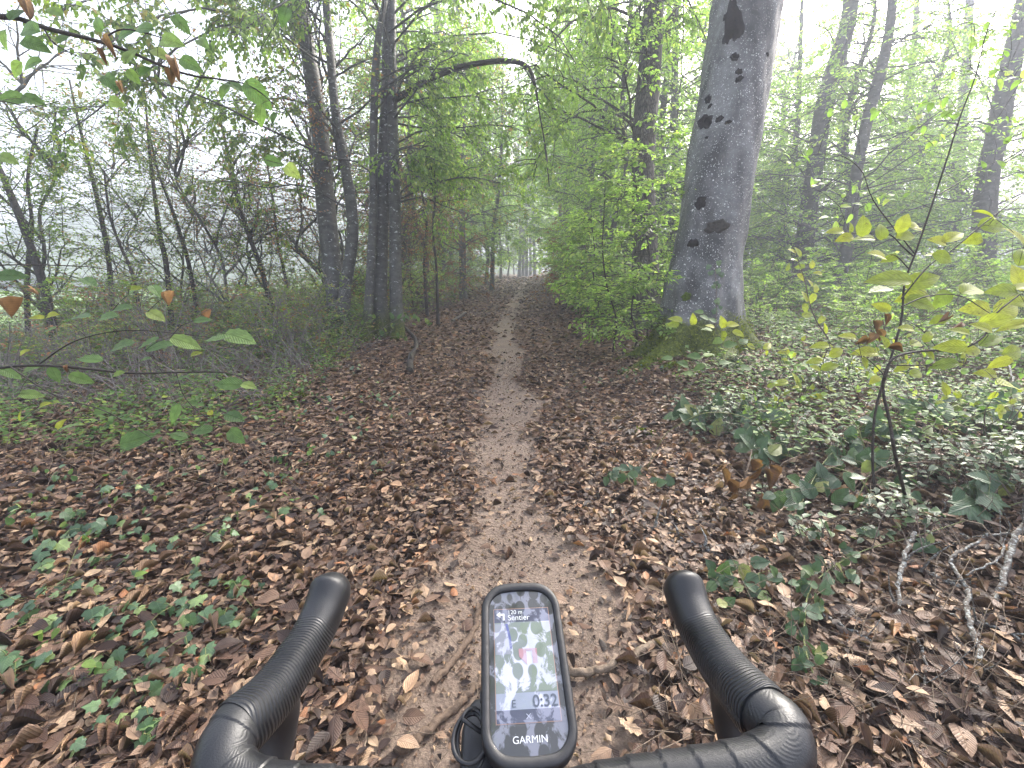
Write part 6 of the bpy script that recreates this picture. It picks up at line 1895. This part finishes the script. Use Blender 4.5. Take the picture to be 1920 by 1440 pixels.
def hood(side):
    if side > 0:
        cl = [(1268, 1078, 0.434), (1280, 1110, 0.419), (1297, 1150, 0.400), (1318, 1192, 0.381), (1345, 1235, 0.359), (1378, 1278, 0.336), (1408, 1312, 0.316), (1434, 1340, 0.302)]
    else:
        cl = [(636, 1078, 0.434), (622, 1114, 0.419), (603, 1156, 0.400), (580, 1200, 0.381), (550, 1247, 0.359), (512, 1300, 0.334), (474, 1340, 0.314), (440, 1370, 0.300)]
    C = smooth_line([pt(*q) for q in cl], 70)
    t = np.linspace(0, 1, 70)
    e_ = np.sqrt(np.clip(1 - (1 - np.clip(t / 0.17, 0, 1)) ** 2, 0, 1))
    rx = e_ * np.interp(t, [0, 0.12, 0.3, 0.45, 0.7, 0.95, 1], [0.0186, 0.0188, 0.0176, 0.0174, 0.0188, 0.0204, 0.0194])
    ry = e_ * np.interp(t, [0, 0.12, 0.25, 0.4, 0.7, 0.95, 1], [0.0225, 0.0235, 0.021, 0.0195, 0.0195, 0.0212, 0.0200])
    T_ = np.gradient(C, axis=0)
    T_ = unit(T_)
    sd = unit(np.cross(T_, np.broadcast_to([0, 0, 1.0], T_.shape)))
    up_ = np.cross(sd, T_)
    up_ = np.where(up_[:, 2:3] < 0, -up_, up_)
    # the horn stands up a little at the tip
    C = C + up_ * (0.005 * np.exp(-((t - 0.14) / 0.10) ** 2))[:, None]
    mb = MB()
    loft(mb, C, sd, up_, rx, ry, 36, 2.15)
    h_ = mb.build('brake_hood', M['hood'], bike)
    # the little pinhole on the tip
    # brake lever below the tip
    mb = MB()
    base_ = C[14] - up_[14] * 0.016
    d_f = -T_[8]
    rv = unit(base_ - CAM)
    lv = smooth_line([base_, base_ + rv * 0.025 + [0, 0, -0.006], base_ + rv * 0.05 + [0, 0, -0.012], base_ + rv * 0.075 + [0, 0, -0.016]], 14)
    tubes(mb, lv[None], np.linspace(0.008, 0.005, 14)[None], 8, cap=True)
    mb.build('brake_lever', M['black'], bike)
    return C


HR, HL = hood(1), hood(-1)
for (nm, cl, Hd) in [('r', [(1075, 1500, 0.283), (1200, 1478, 0.279), (1330, 1460, 0.274), (1420, 1442, 0.273), (1468, 1408, 0.279), (1464, 1368, 0.290), (1436, 1340, 0.301), (1415, 1318, 0.312)], HR),
                     ('l', [(880, 1510, 0.283), (700, 1504, 0.279), (560, 1496, 0.273), (470, 1482, 0.273), (422, 1446, 0.278), (424, 1402, 0.288), (442, 1368, 0.300), (466, 1344, 0.312)], HL)]:
    C = smooth_line([pt(*q) for q in cl], 260)
    T_ = unit(np.gradient(C, axis=0))
    sd = unit(np.cross(T_, np.broadcast_to(FWD, T_.shape)))
    up_ = np.cross(sd, T_)
    mb = MB()
    rr_ = np.interp(np.linspace(0, 1, 260), [0, 0.04, 0.5, 0.75, 0.92, 1], [0.0150, 0.0165, 0.0170, 0.0180, 0.0176, 0.016])
    loft(mb, C, sd, up_, rr_, rr_, 36, 2.0, wrap=(0.021, 0.0011, 1 if nm == 'r' else -1))
    mb.build('bar_tape', M['tape'], bike)
    s_ = 1 if nm == 'r' else -1
    q0 = C[200]
    mb = MB()
    dr = smooth_line([q0 + np.array([0, 0.0, -0.004]), q0 + np.array([0.004 * s_, 0.045, -0.022]), q0 + np.array([0.012 * s_, 0.075, -0.065]), q0 + np.array([0.020 * s_, 0.055, -0.115]), q0 + np.array([0.026 * s_, -0.01, -0.14]), q0 + np.array([0.03 * s_, -0.09, -0.145])], 30)
    tubes(mb, dr[None], np.full((1, 30), 0.0150), 14, cap=True)
    mb.build('drop_bar', M['black'], bike)
mb = MB()
bc = [pt(1090, 1500, 0.283), pt(970, 1505, 0.285), pt(860, 1510, 0.283)]
tubes(mb, smooth_line(bc, 8)[None], np.full((1, 8), 0.0145), 16, cap=True)
mb.build('handlebar', M['black'], bike)
cl_ = bc[1]
mb = MB()
tubes(mb, np.array([cl_ + [0, 0.005, 0], cl_ + [0, -0.05, -0.008], cl_ + [0, -0.10, -0.016]])[None], np.array([[0.021, 0.017, 0.019]]), 16, cap=True)
mb.build('stem', M['black'], bike)
str_ = cl_ + np.array([0, -0.10, 0])
axle = np.array([0.0, 0.40, 0.345 + float(hz(0, 0.4))])
str_[0] = 0.0
hd = unit(str_ - np.array([0, 0.33, 0.40]))
crown_p = str_ - hd * 0.24
mb = MB()
tubes(mb, np.array([str_ + hd * 0.02, str_ - hd * 0.06, crown_p])[None], np.array([[0.021, 0.023, 0.026]]), 16, cap=True)
mb.build('head_tube', M['frame_paint'], bike)
mb = MB()
tubes(mb, np.array([str_ - hd * 0.09, str_ + [0, -0.30, -0.10], str_ + [0, -0.58, -0.16]])[None], np.array([[0.018, 0.017, 0.016]]), 12)
mb.build('top_tube', M['frame_paint'], bike)
mb = MB()
tubes(mb, np.array([str_ - hd * 0.19, str_ + [0, -0.26, -0.45], str_ + [0, -0.50, -0.72]])[None], np.array([[0.022, 0.023, 0.022]]), 12)
mb.build('down_tube', M['frame_paint'], bike)
for s_ in (-1, 1):
    mb = MB()
    tubes(mb, smooth_line([crown_p, crown_p + [0.036 * s_, 0.01, -0.03], (crown_p + axle) / 2 + [0.046 * s_, 0, 0], axle + [0.05 * s_, 0, 0]], 16)[None], np.linspace(0.015, 0.010, 16)[None], 10, cap=True)
    mb.build('fork_blade', M['frame_paint'], bike)
wa = np.linspace(0, 2 * np.pi, 73)
for (nm, rr_, tr_, mt) in [('tyre', 0.325, 0.020, 'tyre'), ('rim', 0.297, 0.012, 'black')]:
    mb = MB()
    tubes(mb, np.stack([np.zeros(73), axle[1] + rr_ * np.cos(wa), axle[2] + rr_ * np.sin(wa)], -1)[None], np.full((1, 73), tr_), 12)
    mb.build(nm, M[mt], bike)
for q in range(24):
    a = q / 24 * 2 * math.pi
    mb = MB()
    tubes(mb, np.array([axle + [0.025 * (1 if q % 2 else -1), 0.02 * math.cos(a + 0.8), 0.02 * math.sin(a + 0.8)], axle + [0, 0.29 * math.cos(a), 0.29 * math.sin(a)]])[None], np.full((1, 2), 0.001), 4)
    mb.build('spoke', M['metal'], bike)
mb = MB()
tubes(mb, np.array([axle + [-0.055, 0, 0], axle + [-0.02, 0, 0], axle + [0.02, 0, 0], axle + [0.055, 0, 0]])[None], np.array([[0.018, 0.02, 0.02, 0.018]]), 12, cap=True)
mb.build('hub', M['black'], bike)

# ---- bike computer on its mount
Tc, Bc = pt(973, 1092, 0.372), pt(999, 1446, 0.270)
ey = unit(Tc - Bc)
ex = RIGHT - ey * np.dot(RIGHT, ey)
ex = unit(ex + 0.02 * np.cross(ey, RIGHT))
ex = unit(ex - ey * np.dot(ex, ey))
ez = np.cross(ex, ey)
Cc = (Tc + Bc) / 2
DL = float(np.linalg.norm(Tc - Bc))
dev = empty('bike_computer', Cc, 'black bike computer with wet map screen mounted before the handlebar', 'bike computer')
mm = np.eye(4)
mm[:3, 0], mm[:3, 1], mm[:3, 2], mm[:3, 3] = ex, ey, ez, Cc
dev.matrix_basis = Matrix(mm.tolist())


def rrect(w, h, r, bow=0.0, n=8):
    """rounded rectangle outline; bow swells the short ends"""
    o = []
    for (sx_, sy_, a0) in [(1, 1, 0), (-1, 1, 90), (-1, -1, 180), (1, -1, 270)]:
        for q in range(n + 1):
            a = R(a0 + 90 * q / n)
            x, y = sx_ * (w / 2 - r) + r * math.cos(a), sy_ * (h / 2 - r) + r * math.sin(a)
            y += math.copysign(bow * (1 - (x / (w / 2)) ** 2), y) if abs(y) > h / 2 - r * 1.01 else 0
            o.append((x, y))
        if sx_ * sy_ > 0:
            for t in (0.25, 0.5, 0.75):
                x = sx_ * (w / 2 - r) * (1 - 2 * t)
                o.append((x, sy_ * h / 2 + math.copysign(bow * (1 - (x / (w / 2)) ** 2), sy_)))
    return np.array(o)


def plate(name, out2, z, mat, parent):
    n = len(out2)
    V_ = np.vstack([np.column_stack([out2, np.full(n, z)]), [[out2[:, 0].mean(), out2[:, 1].mean(), z]]])
    mb = MB()
    mb.add(V_, [(q, (q + 1) % n, n) for q in range(n)], V_[:, :2], None, smooth=False)
    return mb.build(name, mat, parent, origin=(0, 0, 0))


def rings(name, lst, mat, parent, cap_end=False):
    mb = MB()
    n = len(lst[0][0])
    V_ = np.vstack([np.column_stack([o, np.full(n, z)]) for o, z in lst])
    T_ = []
    for k_ in range(len(lst) - 1):
        for q in range(n):
            a, b = k_ * n + q, k_ * n + (q + 1) % n
            T_ += [(a, b, b + n), (a, b + n, a + n)]
    if cap_end:
        V_ = np.vstack([V_, [[0, 0, lst[0][1]]]])
        T_ += [((q + 1) % n, q, len(V_) - 1) for q in range(n)]
    mb.add(V_, T_)
    return mb.build(name, mat, parent, origin=(0, 0, 0))


W, H = 0.0655, DL - 0.006
o_out = rrect(W, H, 0.019, 0.003)
rings('case', [(rrect(W - 0.008, H - 0.008, 0.016, 0.002), -0.020), (rrect(W - 0.002, H - 0.002, 0.018, 0.003), -0.017), (o_out, -0.010), (o_out, -0.002), (rrect(W - 0.0012, H - 0.0012, 0.0185, 0.003), 0.0004),
               (rrect(W - 0.004, H - 0.004, 0.017, 0.003), 0.0014), (rrect(W - 0.0105, H - 0.013, 0.013, 0.003), 0.0012), (rrect(W - 0.012, H - 0.0145, 0.0125, 0.003), 0.0002), (rrect(W - 0.0125, H - 0.015, 0.0125, 0.003), -0.0012)], M['silicone'], dev, True)


def screen_mat(name, color, wet=0.5, seed=0.0):
    """flat print under wet glass: clear coat, beads and smears of water with sky reflection painted into the colour"""
    m, n, out = new_mat(name)
    lk = n.links.new
    tc = n.nodes.new('ShaderNodeTexCoord')
    mp = N(n, 'ShaderNodeMapping')
    mp.inputs['Location'].default_value = (0.31, 0.17, 0)
    lk(tc.outputs['Object'], mp.inputs['Vector'])
    mp.inputs['Scale'].default_value = (1, 0.75, 0)
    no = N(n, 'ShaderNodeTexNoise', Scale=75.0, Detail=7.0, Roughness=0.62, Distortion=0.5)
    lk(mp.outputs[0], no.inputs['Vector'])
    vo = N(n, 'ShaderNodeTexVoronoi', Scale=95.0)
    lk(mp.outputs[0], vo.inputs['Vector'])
    sky_sheen = ramp(n, [(0.46, 0.0), (0.52, 1.0)])
    lk(no.outputs['Fac'], sky_sheen.inputs[0])
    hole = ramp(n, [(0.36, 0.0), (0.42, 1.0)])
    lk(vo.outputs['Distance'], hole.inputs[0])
    f = math_n(n, 'MULTIPLY', math_n(n, 'MULTIPLY', sky_sheen.outputs[0], hole.outputs[0]), wet)
    col = mix_c(n, f, color, (0.29, 0.305, 0.40))  # pale patches stand for reflected sky, mixed into the print colour
    pb = N(n, 'ShaderNodeBsdfPrincipled', Roughness=0.35)
    lk(col, pb.inputs['Base Color'])
    pb.inputs['Coat Weight'].default_value = 1.0
    pb.inputs['Coat Roughness'].default_value = 0.04
    pb.inputs['Coat IOR'].default_value = 1.55
    bp = N(n, 'ShaderNodeBump', Strength=0.25, Distance=0.0012)
    lk(f, bp.inputs['Height'])
    lk(bp.outputs[0], pb.inputs['Coat Normal'])
    lk(pb.outputs[0], out.inputs['Surface'])
    return m


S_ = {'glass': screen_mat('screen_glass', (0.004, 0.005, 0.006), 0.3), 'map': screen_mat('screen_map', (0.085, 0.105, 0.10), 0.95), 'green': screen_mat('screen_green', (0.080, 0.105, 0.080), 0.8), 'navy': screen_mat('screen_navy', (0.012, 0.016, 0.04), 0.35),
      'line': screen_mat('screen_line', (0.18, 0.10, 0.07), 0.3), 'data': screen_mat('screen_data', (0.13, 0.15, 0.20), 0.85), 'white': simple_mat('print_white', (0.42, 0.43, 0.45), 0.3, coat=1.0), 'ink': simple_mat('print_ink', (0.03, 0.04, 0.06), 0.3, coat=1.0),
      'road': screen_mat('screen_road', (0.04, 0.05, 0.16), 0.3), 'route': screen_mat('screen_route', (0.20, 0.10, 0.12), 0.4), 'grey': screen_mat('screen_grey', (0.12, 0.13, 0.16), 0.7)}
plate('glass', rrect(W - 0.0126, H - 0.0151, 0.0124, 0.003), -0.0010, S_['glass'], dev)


def rc(x0_, y0_, x1_, y1_):
    return np.array([(x0_, y0_), (x1_, y0_), (x1_, y1_), (x0_, y1_)], float)


sw, st_, sb = 0.0222, 0.0400, -0.0370       # half width, top and bottom of the lit area
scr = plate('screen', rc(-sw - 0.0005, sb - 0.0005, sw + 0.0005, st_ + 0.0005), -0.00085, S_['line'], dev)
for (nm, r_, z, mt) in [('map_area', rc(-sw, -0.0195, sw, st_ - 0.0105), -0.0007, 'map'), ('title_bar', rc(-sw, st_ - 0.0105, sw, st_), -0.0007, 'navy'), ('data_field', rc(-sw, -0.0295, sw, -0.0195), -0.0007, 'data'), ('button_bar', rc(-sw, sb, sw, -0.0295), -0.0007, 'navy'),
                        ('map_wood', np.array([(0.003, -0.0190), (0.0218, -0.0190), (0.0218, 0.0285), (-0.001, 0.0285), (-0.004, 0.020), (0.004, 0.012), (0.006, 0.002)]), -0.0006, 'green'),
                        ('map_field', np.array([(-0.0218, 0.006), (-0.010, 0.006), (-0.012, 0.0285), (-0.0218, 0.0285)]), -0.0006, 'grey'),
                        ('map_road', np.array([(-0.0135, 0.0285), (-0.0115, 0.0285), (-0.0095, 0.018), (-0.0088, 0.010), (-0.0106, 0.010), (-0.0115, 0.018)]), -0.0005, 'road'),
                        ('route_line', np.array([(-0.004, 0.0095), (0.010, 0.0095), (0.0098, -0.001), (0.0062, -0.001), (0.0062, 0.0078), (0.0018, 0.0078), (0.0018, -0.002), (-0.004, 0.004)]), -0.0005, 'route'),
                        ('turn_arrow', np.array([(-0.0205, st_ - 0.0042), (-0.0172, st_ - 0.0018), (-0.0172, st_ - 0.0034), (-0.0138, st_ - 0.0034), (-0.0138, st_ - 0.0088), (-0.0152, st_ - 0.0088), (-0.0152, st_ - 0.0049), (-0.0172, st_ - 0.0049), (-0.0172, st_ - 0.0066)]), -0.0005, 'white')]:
    o2 = np.array(r_)
    # fan from the first corner keeps the simple outlines right
    mb = MB()
    from mathutils.geometry import tessellate_polygon
    tri = tessellate_polygon([[Vector((x, y, 0)) for x, y in o2]])
    V_ = np.column_stack([o2, np.full(len(o2), z)])
    a0, a1, a2 = tri[0]
    cr_s = np.cross(V_[a1] - V_[a0], V_[a2] - V_[a0])[2]
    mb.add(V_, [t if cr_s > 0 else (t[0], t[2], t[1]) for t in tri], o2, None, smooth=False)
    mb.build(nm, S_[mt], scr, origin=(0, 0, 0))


def word(txt, x, y, size, mat, parent, z=-0.0004, bold=0.0, align='LEFT', sx_=1.0):
    c = bpy.data.curves.new('lettering', 'FONT')
    c.body = txt
    c.size = size
    c.align_x = align
    c.offset = bold
    c.materials.append(mat)
    o = bpy.data.objects.new('lettering', c)
    COL.objects.link(o)
    o.parent = parent
    o.location = (x, y, z)
    bpy.context.view_layer.update()
    me = bpy.data.meshes.new_from_object(o.evaluated_get(bpy.context.evaluated_depsgraph_get()))
    bpy.data.objects.remove(o)
    o = bpy.data.objects.new('lettering', me)
    COL.objects.link(o)
    o.parent = parent
    o.location = (x, y, z)
    o.scale = (sx_, 1, 1)
    return o


word('Sentier', -0.0112, st_ - 0.0090, 0.0062, S_['white'], scr)
word('120 m', -0.0112, st_ - 0.0042, 0.0048, S_['white'], scr)
word('0:32', 0.0215, -0.0285, 0.0105, S_['ink'], scr, bold=0.00012, align='RIGHT')
word('E', -0.0115, -0.0282, 0.0066, S_['ink'], scr)
word('X', 0.0, sb + 0.0018, 0.0045, S_['grey'], scr, align='CENTER', sx_=1.2)
word('GARMIN', 0.0, -0.0482, 0.0058, S_['white'], dev, z=-0.0008, bold=0.0, align='CENTER', sx_=1.08)
# side buttons, mount arm
for s_ in (-1, 1):
    for yy in (-0.018, -0.030):
        mb = MB()
        loft(mb, np.array([(s_ * (W / 2 - 0.001), yy, -0.008), (s_ * (W / 2 + 0.0006), yy, -0.008), (s_ * (W / 2 + 0.001), yy, -0.008)]), np.tile([[0, 1.0, 0]], (3, 1)), np.tile([[0, 0, 1.0]], (3, 1)), np.array([0.0045, 0.0042, 0.003]), np.array([0.0025, 0.0022, 0.0015]), 16)
        mb.build('button', M['silicone'], dev, origin=(0, 0, 0))
mb = MB()
mpos = Cc - ez * 0.024
tubes(mb, smooth_line([mpos + ey * 0.02, mpos - ey * 0.02, cl_ + [0.012, 0.02, -0.004], cl_ + [0.012, 0, 0]], 16)[None], np.linspace(0.014, 0.010, 16)[None], 12, cap=True)
mb.build('computer_mount', M['black'], bike)
# a second, lower gadget peeping out left of the computer, and its coiled cord
lp = pt(903, 1395, 0.305) - ez * 0.014
mb = MB()
gC = np.array([lp + ey * t for t in (-0.034, -0.030, -0.01, 0.012, 0.026, 0.031)])
loft(mb, gC, np.tile(ex, (6, 1)), np.tile(ez, (6, 1)), np.array([0.010, 0.015, 0.016, 0.015, 0.011, 0.006]), np.array([0.006, 0.008, 0.009, 0.008, 0.006, 0.003]), 24, 3.0)
mb.build('front_light', M['black'], bike)
mb = MB()
th_ = np.linspace(0, 2 * math.pi * 2.4, 90)
ctr = pt(884, 1388, 0.298)
coil = np.array([ctr + ex * (0.0105 * math.cos(a) * (1 + 0.10 * math.sin(a * 0.7))) + ey * (0.0155 * math.sin(a) * (1 - 0.08 * math.cos(a * 0.6))) + ez * (0.0016 * a / 3 + 0.002 * math.sin(a * 1.3)) + ex * 0.0015 * math.sin(a / 2) for a in th_])
coil = np.vstack([coil, coil[-1] + ex * 0.012 - ey * 0.006 - ez * 0.006, coil[-1] + ex * 0.03 - ey * 0.006 - ez * 0.016])
tubes(mb, coil[None], np.full((1, len(coil)), 0.0016), 8, cap=True)
mb.build('cord', M['black'], bike)
